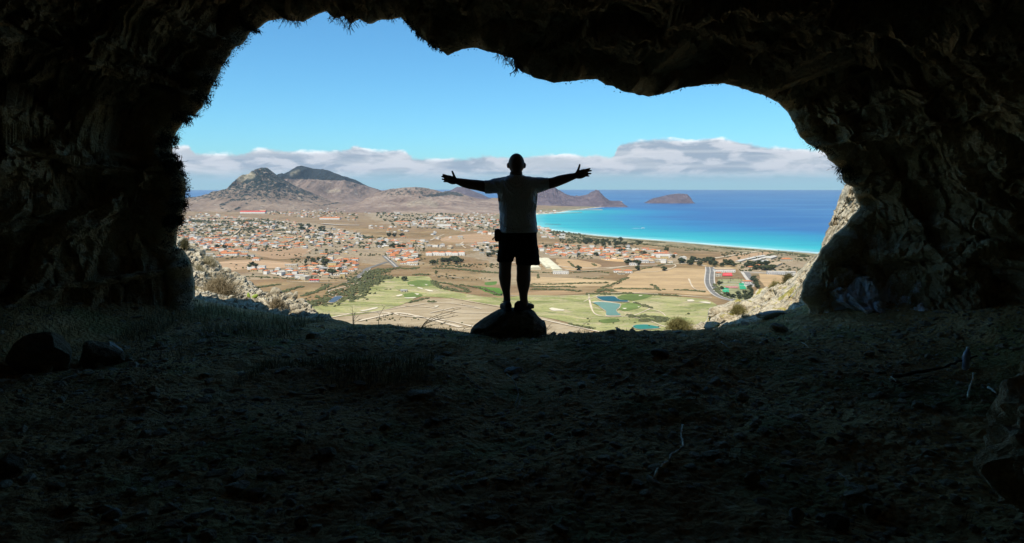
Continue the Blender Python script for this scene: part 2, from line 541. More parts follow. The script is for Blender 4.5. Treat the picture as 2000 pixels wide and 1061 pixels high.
ld = np.hypot(LX, LY)
add_attr(me, 'far', sstep(2200, 3300, ld))
add_attr(me, 'scrub', sstep(-0.1, 0.4, fbm(LX / 300, LY / 220, 3, 3, 41)) * 0.8)
add_attr(me, 'dune', sstep(25, 40, LSD) * (1 - sstep(110, 260, LSD + 80 * fbm(LX / 120, LY / 120, 0, 3, 43))) * (LX > -200))
add_attr(me, 'beach', 1 - sstep(26, 40, LSD + 10 * fbm(LX / 60, LY / 60, 0, 3, 44)))
tag(link('ground', me, M_LAND), kind='structure')

# ---- sea
sa = np.linspace(math.radians(-60), math.radians(60), 400)
sdist = 1.0 / np.linspace(1 / 700.0, 1 / 30000.0, 520)
A2, D2 = np.meshgrid(sa, sdist)
SX, SY = D2 * np.sin(A2), D2 * np.cos(A2)
SSD = seg_dist(SX, SY, near_coast[:-22])
def mat_sea(nt, b):
    p = nt.pos()
    pm = nt.mapping(p, (1, 1, 0))
    streak = nt.noise(nt.mapping(pm, (0.0006, 0.0028, 0), (0, 0, 0.12)), 1.0, 6, 0.6, 0.4)
    st2 = nt.noise(nt.mapping(pm, (0.002, 0.010, 0), (0, 0, 0.1)), 1.0, 5, 0.6, 0.2)
    off = nt.math('MULTIPLY', nt.math('SUBTRACT', nt.noise(nt.mapping(pm, (0.0012, 0.004, 0), (0, 0, 0.15)), 1.0, 5, 0.6, 0.3), 0.5), 0.5)
    dep = nt.math('ADD', nt.attr('depth'), nt.math('MULTIPLY', off, nt.maprange(nt.attr('depth'), 0.02, 0.4)))
    c = nt.ramp(dep, [(0.0, (0.50, 0.66, 0.55)), (0.008, (0.16, 0.50, 0.44)), (0.04, (0.02, 0.38, 0.36)), (0.13, (0.003, 0.27, 0.32)), (0.22, (0.006, 0.17, 0.32)), (0.33, (0.010, 0.085, 0.25)), (1.0, (0.014, 0.075, 0.22))])
    c = nt.mix(nt.math('MULTIPLY', nt.maprange(streak, 0.45, 0.62), nt.maprange(nt.attr('depth'), 0.25, 0.7)), c, (0.055, 0.165, 0.30))
    c = nt.mix(nt.math('MULTIPLY', nt.maprange(st2, 0.50, 0.64), 0.5), c, nt.mix(0.5, c, (0.0, 0.05, 0.19)))  # dark streaks like cloud shadows, painted into the water colour
    nt.link(c, b.inputs['Base Color'])
    w = nt.noise(nt.mapping(pm, (0.05, 0.12, 0)), 1.0, 6, 0.7)
    nt.link(nt.bump(w, 0.35, 0.6), b.inputs['Normal'])
M_SEA = material("sea_water", mat_sea, 0.35, 0.25)
me = grid_mesh('sea', np.stack([SX, SY, np.full(SX.shape, SEAZ)], -1), True)
add_attr(me, 'depth', np.clip(SSD / 2400.0, 0, 1))
tag(link('sea', me, M_SEA), kind='structure')

# foam line along the near beach
cl = np.array(near_coast)
def strip(name, line, w, z, mat, kind='structure', parent=None, wob=0.0, thick=0.0):
    L = np.array([(p[0], p[1]) for p in line]); t = np.gradient(L, axis=0); t /= np.linalg.norm(t, axis=1)[:, None] + 1e-9
    nrm = np.stack([-t[:, 1], t[:, 0]], 1)
    w = np.asarray(w) * (1 + wob * vnoise(L[:, 0] / 7, L[:, 1] / 7, 0, 3)) / 2 + np.zeros(len(L))
    Z = np.zeros(len(L)) + z
    P = np.stack([np.column_stack([L - nrm * w[:, None], Z]), np.column_stack([L + nrm * w[:, None], Z])], 0)
    me = grid_mesh(name, P, False)
    o = link(name, me, mat, parent)
    if parent is None: tag(o, kind=kind)
    return o
M_FOAM = plain("sea_foam", (0.85, 0.88, 0.86), 0.6, 0.1, 0.05)
foam = np.array(smooth_line([p for p in cl[::3]], 4)); foam = foam + 0
tt = np.gradient(foam, axis=0); tt /= np.linalg.norm(tt, axis=1)[:, None]
foam = foam + np.stack([tt[:, 1], -tt[:, 0]], 1) * 1.0
# shore side of the sea lies to the right of travel; keep the line on the water
strip('sea_foam', foam, 5.0, SEAZ + 0.35, M_FOAM, wob=0.8)

# ================================================================== MOUNTAINS
def mat_mountain(low, high, green, gscale=0.02, gthr=0.5, rocky=(0.42, 0.36, 0.26)):
    def fn(nt, b):
        p = nt.pos()
        n1 = nt.noise(nt.mapping(p, (1, 1, 1.6)), 0.006, 8, 0.65, 0.5)
        n2 = nt.noise(p, 0.03, 6, 0.7)
        c = nt.mix(nt.maprange(n1, 0.35, 0.7), low, high)
        gl = nt.noise(nt.mapping(p, (1, 1, 2.2)), 0.018, 5, 0.6, 1.5)
        c = nt.mix(nt.math('MULTIPLY', nt.maprange(gl, 0.58, 0.66), 0.45), c, rocky)
        c = nt.mix(nt.math('MULTIPLY', nt.maprange(n2, 0.5, 0.7), 0.35), c, tuple(x * 0.55 for x in low))
        sp = nt.noise(nt.mapping(p, (1, 0.6, 1)), gscale, 4, 0.75)
        g = nt.attr('green')
        # attribute 'green' 0..1 lowers the threshold at which trees cover the slope
        thr = nt.math('SUBTRACT', 0.86, nt.math('MULTIPLY', g, 0.62))
        m = nt.maprange(nt.math('SUBTRACT', sp, thr), -0.02, 0.03)
        gc = nt.mix(nt.maprange(n2, 0.3, 0.7), green, tuple(x * 1.8 for x in green))
        c = nt.mix(m, c, gc)
        c = nt.mix(nt.attr('stone'), c, nt.mix(nt.maprange(n2, 0.4, 0.6), (0.50, 0.42, 0.28), (0.2, 0.17, 0.1)))
        nt.link(c, b.inputs['Base Color'])
        nt.link(nt.bump(nt.math('ADD', n2, nt.math('MULTIPLY', n1, 3.0)), 0.7, 9.0), b.inputs['Normal'])
    return fn
def mountain(name, D, Wf, Wb, prof, base, mat, seed, amp=0.07, sc=260.0, conc=1.35, nx=260, ny=150, kind='structure', masks=None, gully=0.5, edge=30, cone=None):
    pr = np.array(prof, float)
    px = np.linspace(pr[0, 0] - edge, pr[-1, 0] + edge, nx)
    tops = np.interp(px, pr[:, 0], pr[:, 1])
    crest = np.array([at(a, b, D) for a, b in zip(px, tops)])
    H = np.maximum(crest[:, 2] - base, 0)
    H = H * sstep(pr[0, 0] - edge, pr[0, 0] - edge * 0.2, px) * (1 - sstep(pr[-1, 0] + edge * 0.2, pr[-1, 0] + edge, px))
    t = np.concatenate([np.linspace(-1, 0, int(ny * 0.7)), np.linspace(0, 1, ny - int(ny * 0.7) + 1)[1:]])
    T, _ = np.meshgrid(t, px, indexing='ij')
    Y = D + np.where(T < 0, T * Wf, T * Wb)
    X = np.repeat(crest[None, :, 0], len(t), 0) * (Y / D * 0.5 + 0.5)
    sh = np.clip(1 - np.abs(T), 0, 1) ** conc
    Hs = np.repeat(H[None, :], len(t), 0)
    if cone:                       # relief narrows towards a cone axis in front
        cx, wid = cone
        dx = np.abs(X - cx) / wid
        dist = np.sqrt(dx ** 2 + (T * 1.0) ** 2)
    n = fbm(X / sc, Y / sc, 0, 5, seed)
    rg = fbm(X / (sc * 0.55), Y / (sc * 2.2), 0, 4, seed + 3, ridged=True)
    Z = base + Hs * sh * (1 + (amp * n * 2 + gully * 0.22 * rg) * np.clip(np.abs(T) * 5, 0, 1)) 
    Z += Hs.max() * 0.020 * fbm(X / 40, Y / 40, 0, 3, seed + 5) * (Hs > 5)
    Z = np.where((np.abs(T) > 0.995) | (Hs <= 0.5), base - 25, Z - 0.5)
    P = np.stack([X, Y, Z], -1)
    me = grid_mesh(name, P, True)
    # masks: function of frame position of each vertex as first traced, stored as a land-cover attribute
    dY = Y; U = X / dY
    fx = 1000 + FPX * U / (math.cos(PITCH) - (Z - CAMZ) / dY * math.sin(PITCH))
    fy = EYE - FPX * (Z - CAMZ) / dY
    g, s = masks(fx, fy, X, Y, Z, sh) if masks else (0 * X, 0 * X)
    add_attr(me, 'green', g); add_attr(me, 'stone', s)
    return tag(link(name, me, mat), kind=kind)

def wob(X, Y, s, a, seed): return a * fbm(X / s, Y / s, 0, 3, seed)
M_MT1 = material("forested_slope", mat_mountain((0.17, 0.118, 0.082), (0.29, 0.21, 0.145), (0.012, 0.018, 0.015), 0.045), 0.95, 0.1)
M_MT2 = material("upland_slope", mat_mountain((0.15, 0.105, 0.08), (0.23, 0.165, 0.125), (0.014, 0.018, 0.018), 0.03), 0.95, 0.1)
M_MT3 = material("stony_hill", mat_mountain((0.17, 0.115, 0.085), (0.34, 0.25, 0.18), (0.035, 0.035, 0.028), 0.04), 0.95, 0.1)
M_MT5 = material("bare_purple_slope", mat_mountain((0.085, 0.063, 0.072), (0.155, 0.115, 0.12), (0.07, 0.06, 0.05), 0.03, rocky=(0.34, 0.26, 0.21)), 0.95, 0.1)

def mk1(fx, fy, X, Y, Z, sh):
    w = wob(X, Y, 90, 5, 61)
    g = sstep(398, 389, fy + w) * 0.56 + sstep(386, 372, fy + w) * 0.08 + sstep(372, 350, fy) * 0.06
    g = g * (fx < 660)
    # two dark lines of trees running down to the plain
    for line, wd in (([(470,388),(452,392),(440,397),(430,401),(431,405),(440,410),(446,414)], 2.0), ([(498,386),(492,391),(478,399),(462,408),(449,414)], 1.8), ([(600,393),(615,397),(628,402),(640,399),(665,395)], 1.1)):
        d = seg_dist(fx, fy * 1.0, line)
        g = np.maximum(g, (0.62 + 0.35 * fbm(X / 22, Y / 22, 0, 2, 63)) * sstep(wd + 1.4, wd - 0.6, d + 1.2 * fbm(X / 45, Y / 45, 0, 2, 62)))
    g = np.maximum(g, 0.40 * sstep(12, 4, np.abs(fy - 408)) * (fx > 560) * (fx < 650))
    st = sstep(9, 3, seg_dist(fx, fy, [(470,350),(480,344),(492,343)])) * 0.75
    return g, st
def mk2(fx, fy, X, Y, Z, sh):
    w = wob(X, Y, 160, 6, 71)
    lim = np.interp(fx, [520, 560, 600, 640, 680, 700, 740, 800], [352, 350, 350, 352, 354, 358, 372, 378])
    g = sstep(lim + 3, lim - 2, fy + w * 0.5) * 0.9
    st = sstep(7, 2, seg_dist(fx, fy, [(571,341),(582,337)])) * 0.35 + 0.35 * sstep(5, 1, seg_dist(fx, fy, [(640,374),(662,372)]))
    return g, st
def mk3(fx, fy, X, Y, Z, sh):
    w = wob(X, Y, 60, 4, 81)
    g = sstep(388, 378, fy + w) * 0.56 * (fx > 740) * (fx < 930) + 0.5 * sstep(4, 1, seg_dist(fx, fy, [(820,385),(850,382),(880,376),(900,382)]))
    g = np.maximum(g, 0.3 * sstep(392, 400, fy + w))
    return g, 0.35 * sstep(9, 2, seg_dist(fx, fy, [(800,398),(830,393),(850,400)])) 
mountain('mountain', 5700, 1200, 1200, [(515,378),(530,360),(545,345),(560,337),(580,325.5),(588,324),(600,326),(612,330),(625,330.5),(640,332),(655,339),(680,346.5),(695,351),(710,360),(725,366),(745,372.5),(760,379),(780,388),(800,396)], -138, M_MT2, 21, 0.08, 230, 1.1, masks=mk2, gully=1.4)
mountain('mountain', 4700, 1050, 900, [(345,391),(355,388),(390,383),(420,376),(450,367),(455,364),(468,350.5),(485,340.5),(500,331),(511,327),(521,327),(530,334),(545,345),(560,354),(580,366),(600,375),(620,383),(648,391),(680,398),(720,407)], -140, M_MT1, 22, 0.07, 170, 1.2, masks=mk1, gully=1.3)
mountain('hill', 4900, 1300, 900, [(690,398),(710,392),(730,381),(738,376),(748,373),(765,370),(790,366.5),(812,365.5),(830,367),(850,371),(862,375),(885,375),(905,380),(925,386),(940,389),(970,392),(1010,399),(1045,406)], -140, M_MT3, 23, 0.09, 150, 0.9, masks=mk3, gully=1.3)
mountain('hill', 7200, 900, 900, [(855,383),(868,377),(880,372),(893,365),(900,365),(910,367),(925,373),(940,379),(955,386.5),(975,393)], -146, M_MT5, 24, 0.04, 300, 1.1, gully=0.5)
mountain('hill', 5500, 620, 900, [(985,396),(1010,388),(1035,379),(1052,371),(1066,367),(1077,366),(1084,367),(1095,373.5),(1110,381),(1122,383.5),(1145,381),(1158,375),(1163,373.5),(1166,372),(1170,374.5),(1176,380),(1185,388),(1190,391.5),(1196,393),(1212,393),(1216,398),(1219,402)], -151, M_MT5, 25, 0.05, 140, 1.0, gully=1.6, edge=5)
mountain('island', 6150, 170, 260, [(1262,395.5),(1267,392),(1275,387.5),(1290,384.5),(1305,380.5),(1325,378),(1342,379.5),(1349,386),(1354,395.5)], -153, M_MT5, 26, 0.06, 90, 0.75, nx=120, ny=60, gully=1.0, edge=4)
# ================================================================== SHEETS ON THE PLAIN
def wobble(poly, amp, seed, sub=6, s=25.0):
    P = smooth_line(list(poly) + [poly[0]], sub)[:-1]
    P = np.array(P)
    n1 = fbm(P[:, 0] / s, P[:, 1] / s, 0, 3, seed); n2 = fbm(P[:, 0] / s, P[:, 1] / s, 9, 3, seed + 1)
    return P + amp * np.stack([n1, n2], 1)
def sheet(name, poly, dz, mat, amp=2.0, seed=1, kind='structure', sub=5, s=25.0, parent=None):
    import bmesh
    P = wobble(poly, amp, seed, sub, s) if sub else np.array(poly)
    bm = bmesh.new()
    vs = [bm.verts.new((x, y, LANDZ + dz)) for x, y in P]
    f = bm.faces.new(vs)
    bmesh.ops.triangulate(bm, faces=[f])
    bmesh.ops.recalc_face_normals(bm, faces=bm.faces)
    if sum(ff.normal.z for ff in bm.faces) < 0: bmesh.ops.reverse_faces(bm, faces=bm.faces)
    me = bpy.data.meshes.new(name); bm.to_mesh(me); bm.free()
    o = link(name, me, mat, parent)
    if parent is None: tag(o, kind=kind)
    return o

def mat_lawn(nt, b):
    p = nt.mapping(nt.pos(), (1, 1, 0))
    a = nt.noise(nt.mapping(p, (0.012, 0.02, 0), (0, 0, 0.3)), 1.0, 6, 0.6, 0.8)
    c2 = nt.noise(nt.mapping(p, (0.03, 0.06, 0), (0, 0, 0.2)), 1.0, 6, 0.7, 0.8)
    f = nt.noise(p, 0.25, 4, 0.7)
    c = nt.ramp(a, [(0.28, (0.15, 0.165, 0.05)), (0.40, (0.25, 0.25, 0.085)), (0.52, (0.345, 0.325, 0.125)), (0.68, (0.42, 0.35, 0.18))])
    c = nt.mix(nt.maprange(c2, 0.50, 0.64), c, (0.45, 0.36, 0.20))
    c = nt.mix(nt.math('MULTIPLY', nt.maprange(c2, 0.42, 0.34), 0.8), c, (0.13, 0.155, 0.05))
    c = nt.mix(nt.math('MULTIPLY', nt.maprange(f, 0.4, 0.7), 0.2), c, (0.2, 0.2, 0.08))
    nt.link(c, b.inputs['Base Color'])
    nt.link(nt.bump(nt.math('ADD', nt.math('MULTIPLY', a, 4.0), c2), 1.0, 4.0), b.inputs['Normal'])
M_LAWN = material("golf_grass", mat_lawn, 0.95, 0.05)
sheet('golf_course', golf, 0.30, M_LAWN, 5, 3, s=40)
M_GREEN = plain("mown_green", (0.13, 0.17, 0.045), 0.95, 0.25, 0.02, 0.05)
for k, gp in enumerate([[(794,552),(815,548),(838,549),(846,556),(826,560),(800,558)], [(1215,577),(1240,575),(1272,577),(1262,583),(1235,588),(1205,583)],
          [(1212,597),(1232,592),(1252,598),(1245,604),(1222,608),(1210,604)], [(788,575),(812,573),(826,577),(812,582),(792,581)], [(1168,626),(1196,623),(1208,628),(1180,632)]]):
    sheet('golf_green', GP(gp), 0.55 + 0.02 * k, M_GREEN, 2, 5 + k)
M_SAND = plain("bunker_sand", (0.62, 0.53, 0.37), 0.95, 0.1, 0.05, 0.05)
bunkers = [[(1072,604),(1080,602),(1093,605),(1102,606),(1100,608),(1090,608),(1080,608)], [(1215,603),(1224,603),(1220,605)], [(1341,587),(1352,586),(1356,589),(1345,590)],
    [(1364,591),(1375,590),(1387,592),(1386,594),(1374,593)], [(1249,577.5),(1255,578),(1253,579),(1248,579)], [(799,557),(808,558),(809,559),(801,558.5)], [(815,562),(826,564),(825,565.5),(816,563.5)],
    [(827,566),(838,567),(847,570),(838,570)], [(774,578),(785,576),(784,579),(775,580)], [(789,582.5),(800,582),(812,581.5),(809,583.5),(792,584)], [(809,574),(818,575),(815,577)], [(829,556),(835,557),(832,558)],
    [(702,607),(715,606),(730,602),(738,602),(730,605),(710,609)], [(1244,600),(1249,600),(1247,601.5)], [(846,599),(856,598),(852,601)]]
for k, bp in enumerate(bunkers):
    sheet('sand_bunker', GP(bp), 0.8, M_SAND, 0.8, 20 + k, s=8)
M_LINER = plain("pond_bank", (0.44, 0.35, 0.22), 0.95, 0.2, 0.05)
def mat_pond(col):
    def fn(nt, b):
        n = nt.noise(nt.mapping(nt.pos(), (0.03, 0.03, 0)), 1.0, 4, 0.6)
        nt.link(nt.mix(n, tuple(x * 0.75 for x in col), tuple(x * 1.25 for x in col)), b.inputs['Base Color'])
    return fn
pond_defs = [([(641,592),(647,586),(655,581),(664,580),(668,582),(661,587),(652,592)], (0.07, 0.095, 0.12), 'blue_pond'),
    ([(1165,581),(1178,580.5),(1199,580.5),(1206,585),(1213,587.5),(1225,588.5),(1225,591),(1210,591),(1187,590),(1176,588),(1168,584)], (0.02, 0.085, 0.09), 'dark_pond'),
    ([(1158,593),(1167,591.5),(1183,592),(1200,594),(1211,596),(1209,602),(1203,607),(1206,612),(1212,617),(1198,618),(1184,617),(1183,609),(1174,603),(1168,598)], (0.13, 0.225, 0.16), 'main_pond'),
    ([(1236,639),(1244,636.5),(1262,636),(1280,639),(1288,642),(1276,644),(1250,645),(1239,642.5)], (0.03, 0.18, 0.12), 'small_pond')]
for k, (pp, colr, _) in enumerate(pond_defs):
    cx = np.mean([p[0] for p in pp]); cy = np.mean([p[1] for p in pp])
    sheet('pond_bank', GP([(cx + (a - cx) * 1.10, cy + (b_ - cy) * 1.16) for a, b_ in pp]), 1.0, M_LINER, 1.0, 60 + k)
    sheet('pond', GP(pp), 1.25, material('pond_water', mat_pond(colr), 0.45, 0.12), 0.6, 70 + k)

# ---- fields with their own tone
fields = [([(1215,500),(1252,498),(1276,503),(1262,509),(1205,511),(1175,506)], (0.50, 0.31, 0.14)), ([(1216,545),(1255,525),(1290,523),(1385,527),(1382,545),(1390,575),(1300,572),(1230,572),(1198,565)], (0.40, 0.27, 0.135)),
    ([(1480,534),(1535,540),(1532,552),(1508,565),(1490,555)], (0.42, 0.28, 0.14)), ([(1395,510),(1450,497),(1500,492),(1508,495),(1460,506),(1410,515)], (0.37, 0.24, 0.13)),
    ([(925,558),(950,560),(978,565),(980,578),(955,572),(928,562)], (0.09, 0.17, 0.03)), ([(948,552),(970,550),(968,556),(952,557)], (0.10, 0.17, 0.04)),
    ([(950,575),(1085,568),(1150,570),(1100,575),(1035,577)], (0.31, 0.20, 0.10)), ([(470,484),(600,486),(590,500),(560,506),(520,503)], (0.33, 0.21, 0.115)), ([(418,513),(480,508),(560,512),(566,522),(480,526),(440,528)], (0.40, 0.26, 0.145)),
    ([(1035,540),(1190,548),(1205,556),(1130,560),(1040,558)], (0.43, 0.30, 0.155)), ([(870,462),(940,456),(970,462),(965,472),(900,474),(860,470)], (0.36, 0.23, 0.125)),
    ([(1085,506),(1130,508),(1175,520),(1120,528),(1095,520)], (0.40, 0.26, 0.13))]
def mat_field(col):
    def fn(nt, b):
        p = nt.mapping(nt.pos(), (1, 1, 0))
        n = nt.noise(nt.mapping(p, (0.01, 0.05, 0), (0, 0, 0.25)), 1.0, 7, 0.7, 0.8)
        f = nt.noise(p, 0.12, 5, 0.75)
        c = nt.mix(nt.maprange(n, 0.35, 0.65), tuple(x * 0.82 for x in col), tuple(min(1, x * 1.2) for x in col))
        nt.link(nt.mix(nt.math('MULTIPLY', nt.maprange(f, 0.52, 0.7), 0.4), c, tuple(x * 0.55 for x in col)), b.inputs['Base Color'])
    return fn
for k, (fp, colr) in enumerate(fields):
    sheet('field', GP(fp), 0.12, material('field_soil', mat_field(colr), 0.95, 0.05), 5, 90 + k, s=30)

# ---- roads and tracks
M_ASPH = plain("asphalt", (0.16, 0.145, 0.12), 0.9, 0.2, 0.05)
M_TRACK = plain("dirt_track", (0.56, 0.45, 0.30), 0.95, 0.15, 0.05)
M_TRACK2 = plain("brown_track", (0.45, 0.33, 0.20), 0.95, 0.15, 0.05)
M_KERB = plain("pale_pavement", (0.48, 0.42, 0.33), 0.9, 0.1, 0.1)
M_LINE = plain("road_paint", (0.8, 0.78, 0.72), 0.8, 0.05, 1)
def gline(pts, n=5, z=LANDZ): return [gnd(a, b, z) for a, b in smooth_line(pts, n)]
def road(pts, w, mat=M_ASPH, name='road', dz=0.5, n=5, wb=0.0): return strip(name, gline(pts, n), w, LANDZ + dz, mat, wob=wb)
def off(line, o):
    L = np.array(line)[:, :2]; t = np.gradient(L, axis=0); t /= np.linalg.norm(t, axis=1)[:, None]
    return L + np.stack([-t[:, 1], t[:, 0]], 1) * o
main = [(1386,522),(1387,530),(1386,540),(1386,552),(1390,562),(1398,572),(1410,580),(1428,586),(1448,589),(1475,592),(1520,596)]
mainL = gline(main, 8)
strip('road', mainL, 13, LANDZ + 0.5, M_ASPH)
for o_ in (-7.4, 7.4): strip('pavement', off(mainL, o_), 1.9, LANDZ + 0.62, M_KERB)
strip('pavement', off(mainL, 0.0), 1.3, LANDZ + 0.62, M_KERB)
road([(681,553),(692,546),(703,538),(712,531),(718,525),(735,519),(756,512)], 9, M_ASPH)
strip('pavement', off(gline([(681,553),(692,546),(703,538),(712,531),(718,525)]), -5.4), 1.5, LANDZ + 0.62, M_KERB)
road([(750,500),(758,507),(766,514),(774,522)], 10); strip('pavement', off(gline([(750,500),(758,507),(766,514),(774,522)]), 0), 2, LANDZ + 0.62, M_KERB)
road([(525,447),(510,455),(492,463),(484,470)], 9); road([(600,469),(612,476),(622,482)], 8)
road([(1345,512),(1370,508),(1400,504),(1430,499),(1460,494),(1490,489)], 7, M_TRACK, 'track', wb=0.3)
road([(1000,513),(1060,516),(1120,523),(1180,524),(1230,520),(1290,518),(1345,515),(1380,520)], 6, M_TRACK, 'track', wb=0.3)
road([(1450,531),(1480,533),(1530,537),(1600,543)], 7, M_KERB, 'road')
road([(1449,531),(1455,540),(1462,549)], 5, M_KERB, 'road'); sheet('car_park', GP([(1450,531),(1464,532),(1472,550),(1461,551)]), 0.45, M_ASPH, 0, 1, sub=0)
road([(720,428),(800,440),(870,447),(960,449),(1040,452)], 9, M_ASPH)
road([(340,423),(400,423),(480,421),(560,427),(640,438),(720,444)], 9, M_ASPH)
strip('runway', gline([(414,421),(440,421.5),(470,421),(500,419.5)], 4), 26, LANDZ + 6.5, M_KERB)
strip('runway', gline([(630,438.5),(655,440.5),(680,441.5),(702,441.6)], 4), 18, LANDZ + 3.8, M_KERB)
for pts, w in [([(840,470),(856,463),(868,458)],4),([(840,470),(800,468),(760,466)],3),([(868,470),(900,466),(950,465)],3),([(905,473),(900,478),(910,485)],3),([(690,545),(660,540),(620,537)],3),([(415,548),(470,535),(530,536),(570,546),(640,548),(700,550)],3.5),
               ([(560,550),(610,552),(680,552)],3),([(690,590),(640,572),(670,562),(720,548)],2.5),([(990,578),(1060,580),(1150,578)],2.0),([(1090,525),(1130,530),(1180,527),(1230,520)],3),([(1150,575),(1152,590),(1160,612),(1180,619),(1210,619),(1240,616),(1262,607),(1268,603),(1250,594),(1236,590)],2.0),
               ([(1270,604),(1290,610),(1300,618)],1.6),([(1300,640),(1260,625),(1210,619)],1.5),([(1345,545),(1352,560),(1362,567),(1385,568)],2.0),([(1185,573),(1240,573),(1300,576),(1390,582)],3.0),([(1060,625),(1110,636),(1180,651),(1220,660)],3.2),
               ([(880,583),(920,590),(975,600),(1010,610)],3.5),([(640,622),(700,612),(760,612),(790,618),(860,625),(930,640)],3.2),([(760,600),(830,600),(900,612),(960,612)],1.8),([(700,628),(745,618),(778,612),(830,622),(900,640)],5),([(840,612),(900,600),(940,604)],1.8),([(650,615),(720,611),(790,600),(860,592),(930,600)],2.0),
               ([(1140,590),(1155,583),(1170,577)],1.5),([(1300,512),(1320,520),(1290,530),(1240,533)],2.5),([(1560,532),(1580,520),(1600,505)],3),([(1480,531),(1500,522),(1520,512),(1530,504)],3.5),([(845,540),(870,540),(905,545)],2)]:
    road(pts, w, M_TRACK if w != 3.5 else M_TRACK2, 'track', dz=0.7, wb=0.5)
for pts in [[(360,440),(420,436),(500,440),(560,446),(640,452)],[(380,450),(450,448),(520,452),(600,462)],[(370,470),(440,466),(520,470),(600,475),(700,480)],[(440,430),(470,445),(450,466)],[(540,434),(530,452),(500,470),(480,490)],[(600,445),(590,460),(560,475)],[(650,452),(640,470),(600,492)],[(700,460),(690,480),(640,500),(600,520)],
            [(570,530),(620,524),(680,520)],[(560,538),(620,538),(680,530)],[(640,507),(645,522),(625,540)],[(760,500),(790,495),(815,500)],[(765,508),(790,504),(812,508)],[(1060,486),(1130,488),(1200,492),(1300,502)],[(1060,494),(1120,498),(1190,498),(1250,506)],[(1110,480),(1120,490),(1100,500)],[(1200,486),(1195,495),(1185,504)],[(740,410),(800,424),(880,428),(970,436)],[(830,432),(900,436),(970,444)]]:
    road(pts, 4.5, M_TRACK2 if len(pts) % 2 else M_ASPH, 'street', dz=0.6 if pts[0][1] > 450 else 3.5, wb=0.4)
# ---- harbour mole and beach groyne
for pts, w, z in [([(1052,416.2),(1075,414),(1095,412.2),(1120,411.4),(1150,410.6),(1176,410.4)],16,SEAZ+4),([(1050,419),(1090,417.6),(1136,415.6)],9,SEAZ+2.5)]:
    ln = [gnd(a, b_, SEAZ) for a, b_ in smooth_line(pts, 5)]
    L = np.array(ln)
    mb = MB()
    for p, q in zip(L[:-1], L[1:]):
        d = q - p; l = np.linalg.norm(d[:2]); mb.box(((p + q) / 2)[:2].tolist() + [z - 3], (l * 1.03, w, 6), math.atan2(d[1], d[0]))
    o = mb.build('breakwater', M_KERB)
    tag(o, 'long pale harbour breakwater with white sheds reaching into the bay' if w == 16 else 'short low pale breakwater inside the harbour nearest the beach', 'breakwater')
for (a, b_, s) in [(1080,451-6.5,1)]:
    pass
ln = [gnd(a, b_, SEAZ) for a, b_ in [(1066,438.2),(1080,438.6),(1095,439)]]
mb = MB()
for p, q in zip(ln[:-1], ln[1:]):
    d = q - p; mb.box(((p + q) / 2)[:2].tolist() + [SEAZ + 1.2], (np.linalg.norm(d[:2]), 3.5, 1.0), math.atan2(d[1], d[0]))
    mb.box(p[:2].tolist() + [SEAZ], (2, 3, 3), 0)
tag(mb.build('jetty', M_ASPH), 'thin dark jetty running from the beach into turquoise water', 'jetty')
# small motor boat with wake
bp = gnd(1256, 446.5, SEAZ)
boat = empty('boat', bp, math.radians(8))
tag(boat, 'small white motor boat crossing the turquoise bay', 'boat')
hv = []
for i, t in enumerate(np.linspace(0, 1, 7)):
    w = 2.6 * (1 - t ** 2.5) + 0.05; x = -6 + 12 * t
    hv += [(x, -w, 1.9 + t * 0.7), (x, -w * 0.6, -0.2), (x, w * 0.6, -0.2), (x, w, 1.9 + t * 0.7)]
hf = []
for i in range(6):
    for k in range(3): a = i * 4 + k; hf.append((a, a + 1, a + 5, a + 4))
    hf.append((i * 4 + 3, i * 4, i * 4 + 4, i * 4 + 7))
hf.append((0, 1, 2, 3)); hf.append((27, 26, 25, 24))
M_WHITE = plain("white_paint", (0.8, 0.8, 0.78), 0.5, 0.05, 1)
M_DARK = plain("dark_glass", (0.03, 0.035, 0.04), 0.2, 0.1, 1, 0.5)
MB().add(hv, hf).build('hull', M_WHITE, boat)
MB().box((-1, 0, 2.8), (4.5, 3.2, 1.8), taper=0.8).build('cabin', M_WHITE, boat)
MB().box((-0.8, 0, 3.0), (4.4, 3.0, 0.7)).build('cabin_window', M_DARK, boat)
wk = [bp + np.array([-6 - 7 * i, 0.4 * i, 0]) for i in range(6)]
strip('boat_wake', wk, [2, 4, 6, 7, 6, 2], SEAZ + 0.35, M_FOAM)
# ================================================================== BUILDINGS
def mat_tiles(col):
    def fn(nt, b):
        o = nt.obj()
        n = nt.noise(o, 0.6, 4, 0.7)
        w = nt.new('ShaderNodeTexWave', wave_type='BANDS', bands_direction='X'); nt.link(o, w.inputs['Vector']); w.inputs['Scale'].default_value = 3.0
        c = nt.mix(nt.maprange(n, 0.35, 0.7), tuple(x * 0.7 for x in col), tuple(min(1, x * 1.2) for x in col))
        c = nt.mix(nt.math('MULTIPLY', w.outputs[1], 0.15), c, tuple(x * 0.5 for x in col))
        nt.link(c, b.inputs['Base Color'])
    return fn
ROOFC = {'orange': (0.52, 0.19, 0.075), 'terracotta': (0.50, 0.19, 0.09), 'tan': (0.47, 0.34, 0.20), 'grey': (0.36, 0.34, 0.30), 'white': (0.58, 0.53, 0.44), 'red': (0.60, 0.06, 0.04)}
ROOFM = {k: material(k + "_roof_tiles", mat_tiles(v), 0.9, 0.1) for k, v in ROOFC.items()}
WALLC = {'white': (0.72, 0.66, 0.56), 'cream': (0.50, 0.42, 0.29), 'ochre': (0.55, 0.40, 0.18), 'grey': (0.45, 0.43, 0.40)}
WALLM = {k: plain(k + "_render_wall", v, 0.9, 0.08, 0.4) for k, v in WALLC.items()}
